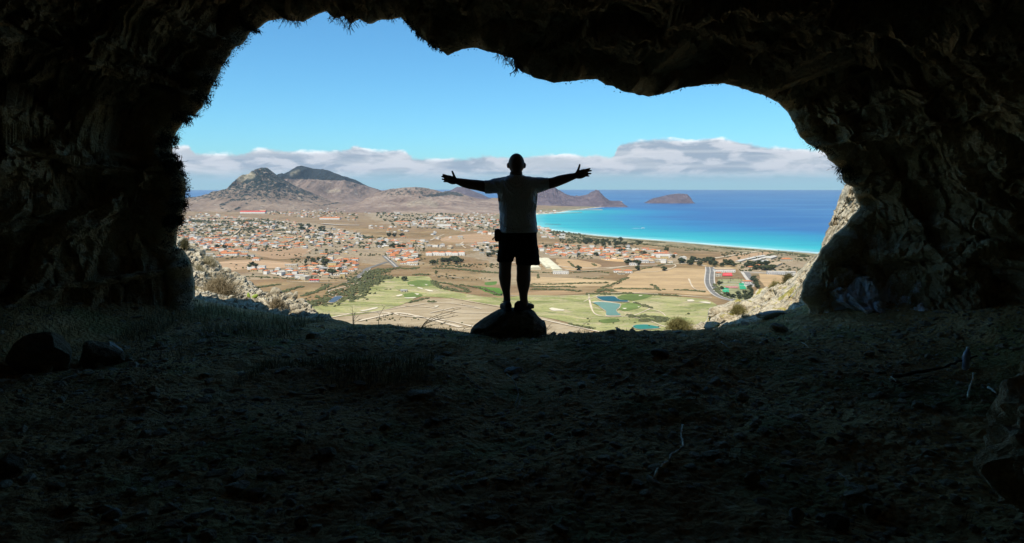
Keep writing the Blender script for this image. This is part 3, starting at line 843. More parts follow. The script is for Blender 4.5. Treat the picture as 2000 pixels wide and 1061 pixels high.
def wall_mesh(L, W, H, gable):
    V = [(-L/2,-W/2,0),(L/2,-W/2,0),(L/2,W/2,0),(-L/2,W/2,0),(-L/2,-W/2,H),(L/2,-W/2,H),(L/2,W/2,H),(-L/2,W/2,H)]
    F = [(0,1,5,4),(1,2,6,5),(2,3,7,6),(3,0,4,7),(4,5,6,7)]
    M = [0] * 5
    # window and door recesses read as dark panes set proud of the wall face
    k = 8
    for side, wy in ((-1, -W/2 - 0.04), (1, W/2 + 0.04)):
        n = max(2, int(L / 3.5))
        for i in range(n):
            x = -L/2 + (i + 0.5) * L / n
            z0, z1 = (0.1, 2.1) if i == n // 2 else (1.0, 2.2)
            V += [(x - 0.55, wy, z0), (x + 0.55, wy, z0), (x + 0.55, wy, z1), (x - 0.55, wy, z1)]
            F.append((k, k+1, k+2, k+3) if side < 0 else (k+3, k+2, k+1, k)); M.append(1); k += 4
    return V, F, M
def roof_mesh(L, W, H, kind, rise):
    e = 0.5
    a, c = L/2 + e, W/2 + e
    if kind == 'hip':
        r = max(0.0, a - c)
        V = [(-a,-c,H),(a,-c,H),(a,c,H),(-a,c,H),(-r,0,H+rise),(r,0,H+rise)]
        F = [(0,1,5,4),(2,3,4,5),(1,2,5),(3,0,4),(3,2,1,0)]
    elif kind == 'gable':
        V = [(-a,-c,H),(a,-c,H),(a,c,H),(-a,c,H),(-a,0,H+rise),(a,0,H+rise)]
        F = [(0,1,5,4),(2,3,4,5),(1,2,5),(3,0,4),(3,2,1,0)]
    else:   # flat with parapet
        V = [(-a+.3,-c+.3,H),(a-.3,-c+.3,H),(a-.3,c-.3,H),(-a+.3,c-.3,H),(-a+.3,-c+.3,H+.7),(a-.3,-c+.3,H+.7),(a-.3,c-.3,H+.7),(-a+.3,c-.3,H+.7),(-a+.8,-c+.8,H+.7),(a-.8,-c+.8,H+.7),(a-.8,c-.8,H+.7),(-a+.8,c-.8,H+.7),(-a+.8,-c+.8,H+.25),(a-.8,-c+.8,H+.25),(a-.8,c-.8,H+.25),(-a+.8,c-.8,H+.25)]
        F = [(0,1,5,4),(1,2,6,5),(2,3,7,6),(3,0,4,7),(4,5,9,8),(5,6,10,9),(6,7,11,10),(7,4,8,11),(8,9,13,12),(9,10,14,13),(10,11,15,14),(11,8,12,15),(12,13,14,15)]
    return V, F
HV = []
for (L, W, H, kind, rise) in [(11,8.5,3.2,'hip',1.9),(14,9,3.2,'hip',2.1),(10,8,6.0,'hip',1.9),(16,8,3.4,'gable',1.8),(12,9,6.2,'gable',2.0),(12,9,3.4,'flat',0),(15,10,6.2,'flat',0)]:
    wv, wf, wm = wall_mesh(L, W, H, kind == 'gable')
    rv, rf = roof_mesh(L, W, H + 0.02, kind, rise)
    HV.append((L, W, H, kind, wv, wf, wm, rv, rf))
_wm = {}; _rm = {}
def wall_data(v, wc):
    if (v, wc) not in _wm:
        me = raw_mesh('wall', HV[v][4], HV[v][5], False, HV[v][6]); me.materials.append(WALLM[wc]); me.materials.append(M_DARK); _wm[(v, wc)] = me
    return _wm[(v, wc)]
def roof_data(v, rc):
    if (v, rc) not in _rm:
        me = raw_mesh('roof', HV[v][7], HV[v][8]); me.materials.append(ROOFM[rc]); _rm[(v, rc)] = me
    return _rm[(v, rc)]
def put(name, me, parent):
    o = bpy.data.objects.new(name, me); o.parent = parent; COL.objects.link(o); return o
ORD = ['first','second','third','fourth','fifth','sixth','seventh','eighth','ninth','tenth','eleventh','twelfth','thirteenth','fourteenth','fifteenth','sixteenth','seventeenth','eighteenth','nineteenth','twentieth','twenty-first','twenty-second','twenty-third','twenty-fourth','twenty-fifth','twenty-sixth','twenty-seventh','twenty-eighth','twenty-ninth','thirtieth','thirty-first','thirty-second','thirty-third','thirty-fourth','thirty-fifth','thirty-sixth','thirty-seventh','thirty-eighth','thirty-ninth','fortieth','forty-first','forty-second','forty-third','forty-fourth','forty-fifth']
# clusters: polygon on the frame, individual count, spacing (m), roof weights, name used in labels, group
W_OR = [('orange', .58), ('terracotta', .16), ('tan', .12), ('grey', .06), ('white', .08)]
W_PALE = [('orange', .28), ('terracotta', .14), ('tan', .24), ('grey', .12), ('white', .22)]
W_DENSE = [('orange', .75), ('tan', .15), ('terracotta', .10)]
clusters = [
 ([(572,526),(640,507),(693,505),(696,528),(668,545),(600,548),(490,532),(492,524),(560,528)], 62, 14, W_OR, 'left village by the gully'),
 ([(757,494),(772,487),(812,489),(818,505),(810,518),(780,516)], 44, 12.5, W_DENSE, 'dense orange estate'),
 ([(1052,481),(1110,478),(1178,484),(1240,484),(1330,500),(1345,511),(1262,509),(1225,500),(1170,500),(1110,502),(1055,498)], 66, 14, W_OR, 'village right of the man'),
 ([(390,487),(470,484),(500,490),(505,500),(480,506),(400,505)], 22, 15, W_OR, 'hamlet beside the lit rocks'),
 ([(602,470),(650,462),(706,472),(740,486),(700,492),(660,500),(620,500)], 34, 15, W_PALE, 'middle hamlet'),
 ([(710,470),(760,466),(820,474),(818,484),(740,484)], 26, 15, W_PALE, 'pale hamlet behind the estate'),
 ([(920,474),(975,476),(975,512),(940,505),(925,488)], 20, 15, W_PALE, 'hamlet left of the man'),
]
houses = []
def terrain_ok(p, D=None): return p[1] > 0
grid = {}
def free(x, y, sp):
    gx, gy = int(x // 12), int(y // 12)
    for i in range(-3, 4):
        for j in range(-3, 4):
            for (a, b_, s) in grid.get((gx + i, gy + j), ()):
                if (a - x) ** 2 + (b_ - y) ** 2 < (0.5 * (s + sp)) ** 2: return False
    return True
def occupy(x, y, sp): grid.setdefault((int(x // 12), int(y // 12)), []).append((x, y, sp))
def pick(w):
    r = random.random(); s = 0
    for k, v in w:
        s += v
        if r < s: return k
    return w[-1][0]
def sample_poly(poly, n, sp, tries=60, ori=None):
    xs = [p[0] for p in poly]; ys = [p[1] for p in poly]; out = []
    for _ in range(n * tries):
        if len(out) >= n: break
        x, y = random.uniform(min(xs), max(xs)), random.uniform(min(ys), max(ys))
        if not in_poly(x, y, poly): continue
        if not free(x, y, sp): continue
        occupy(x, y, sp); out.append((x, y))
    return out
def land_z(x, y):
    sd = float(signed_coast(np.array([x]), np.array([y]))[0]); r = math.hypot(x, y)
    z = float(land_height(np.array([x]), np.array([y]), np.array([sd]))[0])
    t = float(sstep(60, 75, sd) * (1 - sstep(2000, 2600, r)))
    return z * (1 - t) + LANDZ * t
# --- the individually known larger buildings first (they keep their ground free)
def building(name, label, cat, px, py, L, W, H, kind, rise, wc, rc, rz, extra=None, z=None, wins=True):
    p = gnd(px, py)
    zz = z if z is not None else land_z(p[0], p[1])
    for dx in np.arange(-L/2, L/2 + 1, 10): occupy(p[0] + dx * math.cos(rz), p[1] + dx * math.sin(rz), W + 8)
    o = empty(name, (p[0], p[1], zz), rz); tag(o, label, cat)
    V, F, M = wall_mesh(L, W, H, False)
    if not wins: V, F, M = V[:8], F[:5], M[:5]
    me = raw_mesh('wall', V, F, False, M); me.materials.append(WALLM[wc]); me.materials.append(M_DARK); put('wall', me, o)
    rv, rf = roof_mesh(L, W, H + 0.02, kind, rise); me = raw_mesh('roof', rv, rf); me.materials.append(ROOFM[rc]); put('roof', me, o)
    return o
# long white holiday block with broken orange roofs
p = gnd(870, 499); blk = empty('holiday_block', p, math.radians(1)); tag(blk, 'long white two-storey block with stepped orange roofs left of the man', 'building')
for k in range(7): occupy(p[0] - 30 + k * 10, p[1], 16); occupy(p[0] - 30 + k * 10, p[1] + 12, 16)
for k in range(6):
    x = -35 + 14 * k; st = 3 * (k % 2)
    V, F, M = wall_mesh(13.4, 15, 6.5 + (k % 2) * 0.8, False); V = [(a + x, b_ + st, c) for a, b_, c in V]
    me = raw_mesh('wall', V, F, False, M); me.materials.append(WALLM['white']); me.materials.append(M_DARK); put('wall', me, blk)
    rv, rf = roof_mesh(13.4, 13, 6.55 + (k % 2) * 0.8, 'hip', 2.6); rv = [(a + x, b_ + st, c) for a, b_, c in rv]
    me = raw_mesh('roof', rv, rf); me.materials.append(ROOFM['orange']); put('roof', me, blk)
# greenhouses / beige sheds right of the man's legs
M_POLY = plain("greenhouse_sheeting", (0.62, 0.55, 0.36), 0.7, 0.12, 0.1)
def greenhouse(label, a, b_, w, h=4.5):
    p, q = gnd(*a), gnd(*b_); d = q - p; L = np.linalg.norm(d); c = (p + q) / 2; rz = math.atan2(d[1], d[0])
    for t in np.linspace(0, 1, 8): m = p + d * t; occupy(m[0], m[1], w + 8)
    o = empty('greenhouse', c, rz); tag(o, label, 'greenhouse')
    MB().box((0, 0, h * 0.35), (L, w, h * 0.7)).build('wall', M_POLY, o)
    V = []; n = 8
    for x in (-L/2 - .3, L/2 + .3):
        for k in range(n + 1):
            th = math.pi * k / n; V.append((x, -math.cos(th) * (w/2 + .3), h * 0.7 + math.sin(th) * h * 0.35))
    F = [(k, k + 1, n + 2 + k, n + 1 + k) for k in range(n)] + [tuple(range(n + 1))[::-1], tuple(range(n + 1, 2 * n + 2))]
    MB().add(V, F).build('roof', M_POLY, o)
greenhouse('long beige greenhouse running from the village toward the fields, rightmost of three', (1064,508), (1089,530), 17)
greenhouse('narrow beige greenhouse beside the longest one, middle of three', (1054,508), (1072,526), 9)
greenhouse('short beige greenhouse beside the man\'s knees, leftmost of three', (1040,521), (1047,527), 18)
building('shed', 'white flat-roofed shed at the near end of the long greenhouse', 'shed', 1095, 535, 26, 9, 4, 'flat', 0, 'white', 'white', 0.05)
for (nm, lb, ct, px, py, L, W, H, kd, rs, wc, rc, rz) in [
    ('terminal', 'long low airport building with a red roof below the cone mountain', 'building', 495, 420, 130, 26, 9, 'gable', 5, 'white', 'red', 0.0),
    ('hangar', 'white hangar at the right end of the red-roofed airport building', 'hangar', 515, 419, 30, 30, 12, 'gable', 4, 'white', 'tan', 0.0),
    ('warehouse', 'long orange-roofed warehouse beside the far runway', 'warehouse', 645, 430, 90, 20, 7, 'gable', 4, 'white', 'orange', -0.05),
    ('white_hall', 'large white flat-roofed hall in the far town', 'hall', 868, 429, 90, 40, 9, 'flat', 0, 'white', 'white', -0.02),
    ('white_hall', 'smaller white hall below the large one in the far town', 'hall', 868, 442, 50, 20, 7, 'flat', 0, 'white', 'white', -0.02),
    ('school', 'long white and orange building at the left of the far fields', 'building', 785, 437, 60, 18, 7, 'hip', 3, 'cream', 'orange', 0.0),
    ('clubhouse', 'wide cream-roofed clubhouse above the red court', 'clubhouse', 1414, 531, 34, 18, 5.5, 'hip', 2.2, 'white', 'tan', 0.0),
    ('shed', 'small terracotta-roofed shed left of the red court', 'shed', 1403, 536, 8, 6, 3, 'gable', 1.2, 'cream', 'terracotta', 0.0),
    ('shed', 'small cream-roofed shed below the terracotta shed', 'shed', 1403, 540.5, 9, 4, 2.6, 'flat', 0, 'cream', 'white', 0.0),
    ('pavilion', 'pink-roofed pavilion at the near end of the car park', 'pavilion', 1459, 553.5, 14, 7, 3.5, 'hip', 1.4, 'white', 'terracotta', 0.1),
    ('pavilion', 'grey flat pavilion below the pink-roofed pavilion', 'pavilion', 1463, 560, 12, 8, 3.5, 'flat', 0, 'white', 'grey', 0.1),
    ('workshop', 'long low white building with a blue-grey shaded side by the brown field', 'building', 1525, 536, 46, 9, 4.5, 'flat', 0, 'grey', 'white', -0.12),
    ('workshop', 'small white block at the right end of the long low building', 'building', 1547, 541, 12, 10, 5, 'flat', 0, 'white', 'white', -0.12),
    ('villa', 'orange-roofed villa at the right end of the resort', 'villa', 1536, 510.5, 20, 11, 5, 'hip', 2.2, 'cream', 'orange', 0.1),
    ('villa', 'small orange-roofed house among the dark trees above the car park', 'villa', 1466, 525, 9, 7, 3.4, 'hip', 1.6, 'cream', 'orange', 0.1),
    ('villa', 'small yellow and orange house at the centre of the resort trees', 'villa', 1481, 522, 10, 8, 4, 'hip', 1.6, 'ochre', 'orange', 0.1),
    ('farmhouse', 'white farmhouse between two round trees in the orange field', 'house', 1237, 518, 15, 8, 3.4, 'flat', 0, 'white', 'white', 0.0),
    ('farmhouse', 'leftmost orange-roofed house of the row by the field track', 'house', 1206, 532, 13, 10, 4, 'hip', 2, 'white', 'orange', 0.0),
    ('farmhouse', 'low cream house in front of the row by the field track', 'house', 1213, 536, 11, 8, 3.4, 'gable', 1.5, 'cream', 'tan', 0.2),
    ('farmhouse', 'rightmost orange-roofed house of the row by the field track', 'house', 1226, 533, 14, 10, 4, 'hip', 2, 'white', 'orange', 0.0),
    ('apartment_block', 'white apartment block with a red roof at the village\'s right end', 'building', 1294, 503, 28, 14, 9, 'hip', 2.5, 'white', 'terracotta', -0.1),
    ('farmhouse', 'lone orange-roofed white house in the brown field by the lit rocks', 'house', 500, 509, 13, 10, 4.5, 'hip', 2, 'white', 'orange', 0.2),
    ('barn', 'low cream barn alone in the brown field left of the village', 'barn', 569, 520.5, 22, 9, 3.5, 'flat', 0, 'cream', 'white', 0.1),
    ('barn', 'small dark red roofed barn near the field hedges', 'barn', 614, 550, 14, 5, 2.6, 'gable', 1.2, 'grey', 'red', 0.0),
    ('villa', 'large white villa with a long orange roof in the hamlet by the rocks', 'villa', 449, 499, 34, 11, 4.5, 'gable', 2.5, 'white', 'orange', 0.1),
    ('golf_hut', 'tiny dark-roofed hut among shrubs on the lawns', 'hut', 789, 570.5, 9, 5, 2.6, 'gable', 1.2, 'cream', 'grey', 0.1)]:
    building(nm, lb, ct, px, py, L, W, H, kd, rs, wc, rc, rz)
# resort: long beige blocks in echelon
for k, (a, b_, w) in enumerate([((1440,514),(1452,510.5),9),((1456,509.8),(1472,506),9),((1476,505),(1492,502.5),9),((1452,516),(1466,512.5),9),((1469,512),(1484,508.8),10),((1487,507.8),(1500,504.5),10),((1482,517),(1496,512),10),((1503,524),(1520,516),15),((1500,507.5),(1512,503.5),12)]):
    pa, pb = gnd(*a), gnd(*b_); d = pb - pa; L = float(np.linalg.norm(d)); c = (pa + pb) / 2; rz = math.atan2(d[1], d[0])
    o = empty('resort_block', c, rz); tag(o, '%s long beige resort block counting from the left among the palms' % ORD[k], 'building', 'beige resort blocks behind the sports courts')
    for t in np.linspace(0, 1, 5): m = pa + d * t; occupy(m[0], m[1], w + 6)
    V, F, M = wall_mesh(L, w, 3.6, False); me = raw_mesh('wall', V, F, False, M); me.materials.append(WALLM['cream']); me.materials.append(M_DARK); put('wall', me, o)
    rv, rf = roof_mesh(L, w, 3.62, 'gable', 1.3); me = raw_mesh('roof', rv, rf); me.materials.append(ROOFM['tan' if k % 4 == 3 else 'white']); put('roof', me, o)
# courts
M_RED = plain("red_court", (0.62, 0.05, 0.045), 0.8, 0.1, 0.1); M_GRC = plain("green_court", (0.03, 0.30, 0.13), 0.8, 0.15, 0.1); M_PINK = plain("clay_court", (0.40, 0.16, 0.12), 0.9, 0.15, 0.1)
for poly, mt, nm in [([(1411,540),(1431,540),(1429,534),(1412,534)], M_RED, 'red_court'), ([(1411,572),(1424,572),(1423,563),(1411,563)], M_GRC, 'green_court'), ([(1445,566),(1458,566),(1452,554),(1443,554)], M_GRC, 'green_court'), ([(1418,564),(1442,564),(1440,560),(1416,560)], M_PINK, 'clay_court')]:
    sheet(nm, GP(poly), 0.9, mt, 0, 1, sub=0)
    pl = GP(poly); cx = sum(q[0] for q in pl) / 4; cy = sum(q[1] for q in pl) / 4
    sheet('court_line', [(cx + (q[0] - cx) * s, cy + (q[1] - cy) * .04) for q, s in zip(pl, (.9, .9, .9, .9))], 1.1, M_LINE, 0, 1, sub=0)
    for qx, qy in pl: occupy(qx, qy, 14)
sheet('sports_ground', GP([(1402,546),(1448,546),(1462,556),(1470,590),(1420,584),(1404,566)]), 0.35, plain("dry_turf", (0.27, 0.25, 0.11), 0.95, 0.3, 0.05), 3, 5)
# pale rows between the courts (low walls)
for k, yy in enumerate((552.3, 557.5)):
    for j in range(6):
        q = gnd(1409 + j * 6.3, yy); 
        tag(MB().box((0, 0, 0.6), (4.6, 1.0, 1.2)).build('low_wall', M_KERB), '%s cream wall panel from the left in the %s row above the green court' % (ORD[j], ('far', 'near')[k]), 'wall', 'cream wall panels in the sports ground').location = q

# --- clusters of individual houses
total = 0
for ci, (poly, n, sp, wts, where) in enumerate(clusters):
    pts = sample_poly(GP(poly), n, sp)
    recs = []
    for x, y in pts:
        v = random.choices(range(7), (5, 4, 2, 2, 1, 1.6, 1.0))[0]
        rc = pick(wts)
        if HV[v][3] == 'flat': rc = random.choice(['white', 'tan', 'grey', 'white'])
        recs.append([x, y, v, rc, random.choices(['white', 'cream', 'ochre', 'grey'], (6, 4, .8, .7))[0]])
    recs.sort(key=lambda r: r[1])
    nr = max(1, int(round(len(recs) / 11.0))); per = math.ceil(len(recs) / nr)
    rown = ['nearest', 'second', 'third', 'fourth', 'fifth', 'sixth', 'seventh', 'eighth']
    for ri in range(nr):
        row = sorted(recs[ri * per:(ri + 1) * per], key=lambda r: r[0] / r[1])
        for k, (x, y, v, rc, wc) in enumerate(row):
            o = empty('house', (x, y, land_z(x, y)), random.choice((0, math.pi / 2)) + random.gauss(0.05, 0.22))
            s = random.uniform(0.85, 1.1); o.scale = (s, s, random.uniform(0.9, 1.05))
            tag(o, '%s-roofed %s house, %s from left, %s row, %s' % (rc, wc, ORD[k], rown[ri], where), 'house', 'houses of the ' + where)
            put('wall', wall_data(v, wc), o); put('roof', roof_data(v, rc), o)
            total += 1
print('houses', total)
# --- the many farther houses: one mass
far_clusters = [
 ([(350,428),(420,424),(520,430),(560,431),(600,440),(700,456),(690,466),(640,470),(560,468),(480,472),(352,462)], 330, 15, W_PALE),
 ([(350,462),(480,470),(590,476),(600,486),(540,484),(470,482),(390,486),(352,478)], 170, 15, W_OR),
 ([(600,448),(700,458),(712,470),(640,466)], 50, 15, W_PALE),
 ([(1055,488),(1180,488),(1225,500),(1100,502)], 60, 12, W_OR),
 ([(735,404),(760,404),(790,420),(780,430),(740,420)], 60, 17, W_PALE),
 ([(774,436),(820,432),(900,444),(900,449),(800,445)], 70, 18, W_PALE),
 ([(820,422),(900,424),(975,430),(975,450),(930,450),(900,438),(830,436)], 200, 17, W_PALE),
 ([(520,416),(560,418),(640,424),(700,428),(700,433),(600,428),(520,422)], 60, 19, W_PALE),
 ([(1045,440),(1062,445),(1100,456),(1110,468),(1060,464),(1046,452)], 60, 15, W_PALE),
 ([(1050,414),(1075,412),(1090,412),(1085,416),(1055,417)], 26, 18, W_PALE),
 ([(870,445),(900,447),(975,458),(975,464),(900,452)], 40, 17, W_PALE),
 ([(818,470),(835,474),(860,480),(910,478),(880,486),(820,484)], 24, 17, W_PALE),
 ([(1170,500),(1260,508),(1330,514),(1260,514),(1180,507)], 26, 13, W_PALE),
 ([(390,420),(470,424),(470,428),(380,426)], 24, 18, W_PALE), ([(600,404),(700,400),(735,412),(735,424),(640,418)], 60, 20, W_PALE), ([(880,408),(975,416),(975,428),(900,424)], 60, 20, W_PALE), ([(545,412),(640,412),(690,424),(560,420)], 60, 20, W_PALE), ([(700,440),(830,445),(960,470),(900,475),(760,462)], 30, 16, W_PALE)]
wvs, pts_all = {}, []
for poly, n, sp, wts in far_clusters:
    pts_all += [(x, y, wts) for x, y in sample_poly(GP(poly), n, sp)]
wmats = [WALLM[k] for k in ('white', 'cream', 'ochre', 'grey')] + [M_DARK]
rmk = list(ROOFM); V_all, F_all, M_all, nn = [], [], [], 0
mats_all = wmats + [ROOFM[k] for k in rmk]
ZL = {}
for x, y, wts in pts_all:
    v = random.choices(range(7), (5, 4, 2, 2, 1, 2.2, 1.5))[0]; rc = pick(wts)
    if HV[v][3] == 'flat': rc = random.choice(['white', 'tan', 'grey', 'white'])
    L, W, H, kd, wv, wf, wm, rv, rf = HV[v]
    if vnoise(np.array([x / 70]), np.array([y / 55]), np.array([0.0]), 9)[0] < -0.38: continue
    a = random.choice((0, math.pi / 2)) + random.gauss(0, 0.25); cs, sn = math.cos(a), math.sin(a); s = random.uniform(0.8, 1.2)
    z = land_z(x, y)
    A_ = np.concatenate([np.array(wv), np.array(rv)]) * s
    A_ = np.stack([A_[:, 0] * cs - A_[:, 1] * sn + x, A_[:, 0] * sn + A_[:, 1] * cs + y, A_[:, 2] + z - 0.2], 1)
    V_all.append(A_); wi = random.choices((0, 1, 2, 3), (6, 4, .7, .8))[0]
    for f, m in zip(wf, wm): F_all.append(tuple(i + nn for i in f)); M_all.append(4 if m else wi)
    for f in rf: F_all.append(tuple(i + nn + len(wv) for i in f)); M_all.append(5 + rmk.index(rc))
    nn += len(A_)
me = raw_mesh('far_town', np.concatenate(V_all), F_all, False, M_all)
tag(link('far_town', me, mats_all), 'mass of small white and orange roofed houses spread over the far plain', 'town', kind='stuff')
print('far houses', len(pts_all))
# hillside chapel and village dots on the slopes
# ================================================================== TREES AND SCRUB ON THE PLAIN
def mat_leaf(name, c0, c1):
    def fn(nt, b):
        n = nt.noise(nt.pos(), 0.35, 4, 0.7)
        oi = nt.new('ShaderNodeObjectInfo').outputs['Random']
        c = nt.mix(nt.maprange(n, 0.3, 0.7), c0, c1)
        c = nt.mix(nt.math('MULTIPLY', oi, 0.35), c, (0.09, 0.085, 0.03))
        nt.link(c, b.inputs['Base Color'])
    return material(name, fn, 0.9, 0.1)
M_LEAF = mat_leaf("dark_foliage", (0.018, 0.026, 0.012), (0.05, 0.058, 0.024))
M_SCRUB = mat_leaf("dry_scrub", (0.075, 0.070, 0.032), (0.15, 0.125, 0.06))
M_SCRUBG = mat_leaf("green_scrub", (0.055, 0.065, 0.028), (0.12, 0.115, 0.045))
M_BARK = plain("bark", (0.12, 0.09, 0.06), 0.95, 0.3, 2)
def crown_arrays(seed, rx, rz, n=46, cl=0.34):
    r = np.random.default_rng(seed)
    V0, F0 = ico(1)
    P = r.normal(size=(n, 3)); P /= np.linalg.norm(P, axis=1)[:, None]; P *= r.uniform(0.35, 1.0, n)[:, None] ** 0.6
    lob = 1 + 0.35 * fbm(P[:, 0] * 1.7 + seed, P[:, 1] * 1.7, P[:, 2] * 1.7, 2, seed)
    P *= lob[:, None]
    V0 = V0 * (1 + 0.45 * r.normal(size=(len(V0), 1)) * 0.5)
    Am = rot_mats(n, r, r.uniform(0.5, 1.2, n) * cl, sc3=np.column_stack([r.uniform(.7, 1.3, n), r.uniform(.7, 1.3, n), r.uniform(.5, .9, n)]))
    V, F = merge_instances(V0, F0, (Am, P))
    V = V * np.array([rx, rx, rz])
    return V, F
TREE = []
for sd, rx, rz, hgt, kind in [(1, 4.5, 3.2, 5.0, 'round'), (2, 5.5, 3.4, 5.2, 'spreading'), (3, 3.6, 3.8, 5.4, 'bushy'), (4, 6.5, 3.3, 5.0, 'wide')]:
    V, F = crown_arrays(sd, rx, rz); V[:, 2] += hgt
    cm = raw_mesh('crown', V, F); cm.materials.append(M_LEAF)
    mb = MB().tube([(0, 0, -0.5), (0.1, 0, hgt * .45), (0.3, 0.1, hgt)], [0.45, 0.3, 0.15], 6).tube([(0.1, 0, hgt * .4), (rx * .4, 0.4, hgt)], [0.2, 0.1], 5).tube([(0.1, 0, hgt * .4), (-rx * .4, -0.4, hgt)], [0.2, 0.1], 5)
    tm = raw_mesh('trunk', np.concatenate(mb.V), mb.F); tm.materials.append(M_BARK)
    TREE.append((cm, tm, kind))
def palm():
    mb = MB()
    for k in range(16):
        a = k * 2.399; el0 = 0.75 if k % 2 else 0.25
        pts = [np.array([math.cos(a) * t * 2.8, math.sin(a) * t * 2.8, 7.5 + math.sin(el0) * t * 2.4 - 2.3 * t * t]) for t in np.linspace(0, 1, 5)]
        mb.tube(pts, [(0.1, 0.05), (0.5, 0.06), (0.6, 0.06), (0.45, 0.05), (0.05, 0.02)], 4)
    cm = raw_mesh('crown', np.concatenate(mb.V), mb.F); cm.materials.append(M_LEAF)
    tb = MB().tube([(0, 0, -.5), (0.2, 0, 3.5), (0.1, 0.1, 7.6)], [0.4, 0.28, 0.25], 6)
    tm = raw_mesh('trunk', np.concatenate(tb.V), tb.F); tm.materials.append(M_BARK)
    return cm, tm, 'palm'
PALM = palm()
def tree_at(x, y, k, s, label, group, z=None):
    cm, tm, kind = PALM if k == 'palm' else TREE[k]
    o = empty('palm_tree' if k == 'palm' else 'tree', (x, y, land_z(x, y) if z is None else z), random.uniform(0, 6.28))
    o.scale = (s, s, s * random.uniform(.85, 1.1))
    tag(o, label, 'palm tree' if k == 'palm' else 'tree', group)
    put('crown', cm, o); put('trunk', tm, o)
tree_sets = [  # polygon or point list, count, spacing, where, kind, size
 ([(1320,513),(1360,509),(1420,511),(1450,514),(1440,521),(1400,522),(1340,519)], 34, 8, 'row before the resort', None, 1.0),
 ([(1130,470),(1215,470),(1262,474),(1240,480),(1180,482),(1130,478)], 34, 9, 'wood behind the beach', None, 1.0),
 ([(858,509),(880,507),(904,512),(898,516),(865,514)], 12, 8, 'clump below the white block', None, 1.1),
 ([(1455,518),(1480,516),(1500,512),(1515,522),(1505,529),(1465,528)], 26, 8, 'resort trees above the field', None, 1.0),
 ([(1400,548),(1410,560),(1416,578),(1440,584),(1468,588),(1474,575),(1465,560),(1458,570),(1430,580),(1412,570)], 26, 6, 'screen around the green courts', None, 0.62),
 ([(1470,535),(1478,550),(1484,566),(1476,568),(1468,548)], 12, 6, 'line right of the car park', None, 0.65),
 ([(570,440),(640,446),(700,460),(640,458)], 14, 14, 'far left town', None, 1.2),
 ([(735,476),(760,474),(790,482),(780,486),(742,482)], 12, 10, 'gap between the pale hamlets', None, 1.0),
 ([(600,505),(690,508),(690,530),(620,540),(590,530)], 20, 11, 'left village gardens', None, 0.8),
 ([(1060,482),(1180,484),(1250,490),(1330,503),(1300,508),(1100,500)], 26, 10, 'gardens of the right village', None, 0.8),
 ([(925,480),(975,482),(975,505),(940,500)], 12, 10, 'trees beside the man\'s shorts', None, 1.0),
 ([(1408,548),(1450,545),(1452,556),(1412,558)], 9, 6, 'palms along the cream walls', 'palm', 0.55),
 ([(1470,498),(1530,494),(1560,500),(1540,506),(1490,504)], 14, 8, 'palms behind the resort', 'palm', 0.9),
]
nt_ = 0
for poly, n, sp, where, kd, size in tree_sets:
    P = []
    xs = GP(poly); bx = [p[0] for p in xs]; by = [p[1] for p in xs]
    for _ in range(n * 60):
        if len(P) >= n: break
        x, y = random.uniform(min(bx), max(bx)), random.uniform(min(by), max(by))
        if in_poly(x, y, xs) and free(x, y, sp * 0.7) and all((x - a) ** 2 + (y - b_) ** 2 > (sp * .8) ** 2 for a, b_ in P): P.append((x, y))
    P.sort(key=lambda q: q[0] / q[1])
    for k, (x, y) in enumerate(P):
        tree_at(x, y, kd or random.randrange(4), size * random.uniform(.75, 1.15), 'dark %s, %s from left, %s' % ('palm' if kd else 'tree', ORD[k], where), where); nt_ += 1
for (a, b_, s, lab) in [(492,526,1.5,'big dark tree at the left end of the row of orange roofs'),(1226,516.5,1.2,'round tree left of the white farmhouse'),(1241,516.5,1.25,'large round tree right of the white farmhouse'),(1247,518,1.0,'small round tree at the far right of the white farmhouse'),(1130,528,1.0,'lone round tree above the greenhouse fields'),(1245,529,1.1,'dark tree right of the row of field houses'),(1297,529,.9,'lone dark tree at the end of the field track'),
                        (1302,494,1.4,'large dark tree behind the right end of the village'),(635,516,1.4,'largest dark tree inside the left village'),(651,537,1.3,'round dark tree among the orange roofs above the gully'),(590,452,1.9,'largest dark tree of the far left town'),(602,455,1.6,'second largest dark tree of the far left town'),(632,455,1.3,'dark tree right of the far left town\'s largest'),(645,461,1.3,'dark tree in the left middle hamlet'),(425,486,1.3,'dark tree at the left of the hamlet by the rocks'),(439,486,1.4,'dark tree in the middle of the hamlet by the rocks'),(760,463,1.6,'left tree of the dark clump in the far field'),(770,463.5,1.5,'middle tree of the dark clump in the far field'),(785,463,1.7,'right tree of the dark clump in the far field'),(845,518,1.2,'dark tree at the left of the scrub above the lawns'),(790,549,.9,'lone tree at the top of the left lawn')]:
    q = gnd(a, b_); tree_at(q[0], q[1], random.randrange(4), s, lab, None); nt_ += 1
print('trees', nt_)

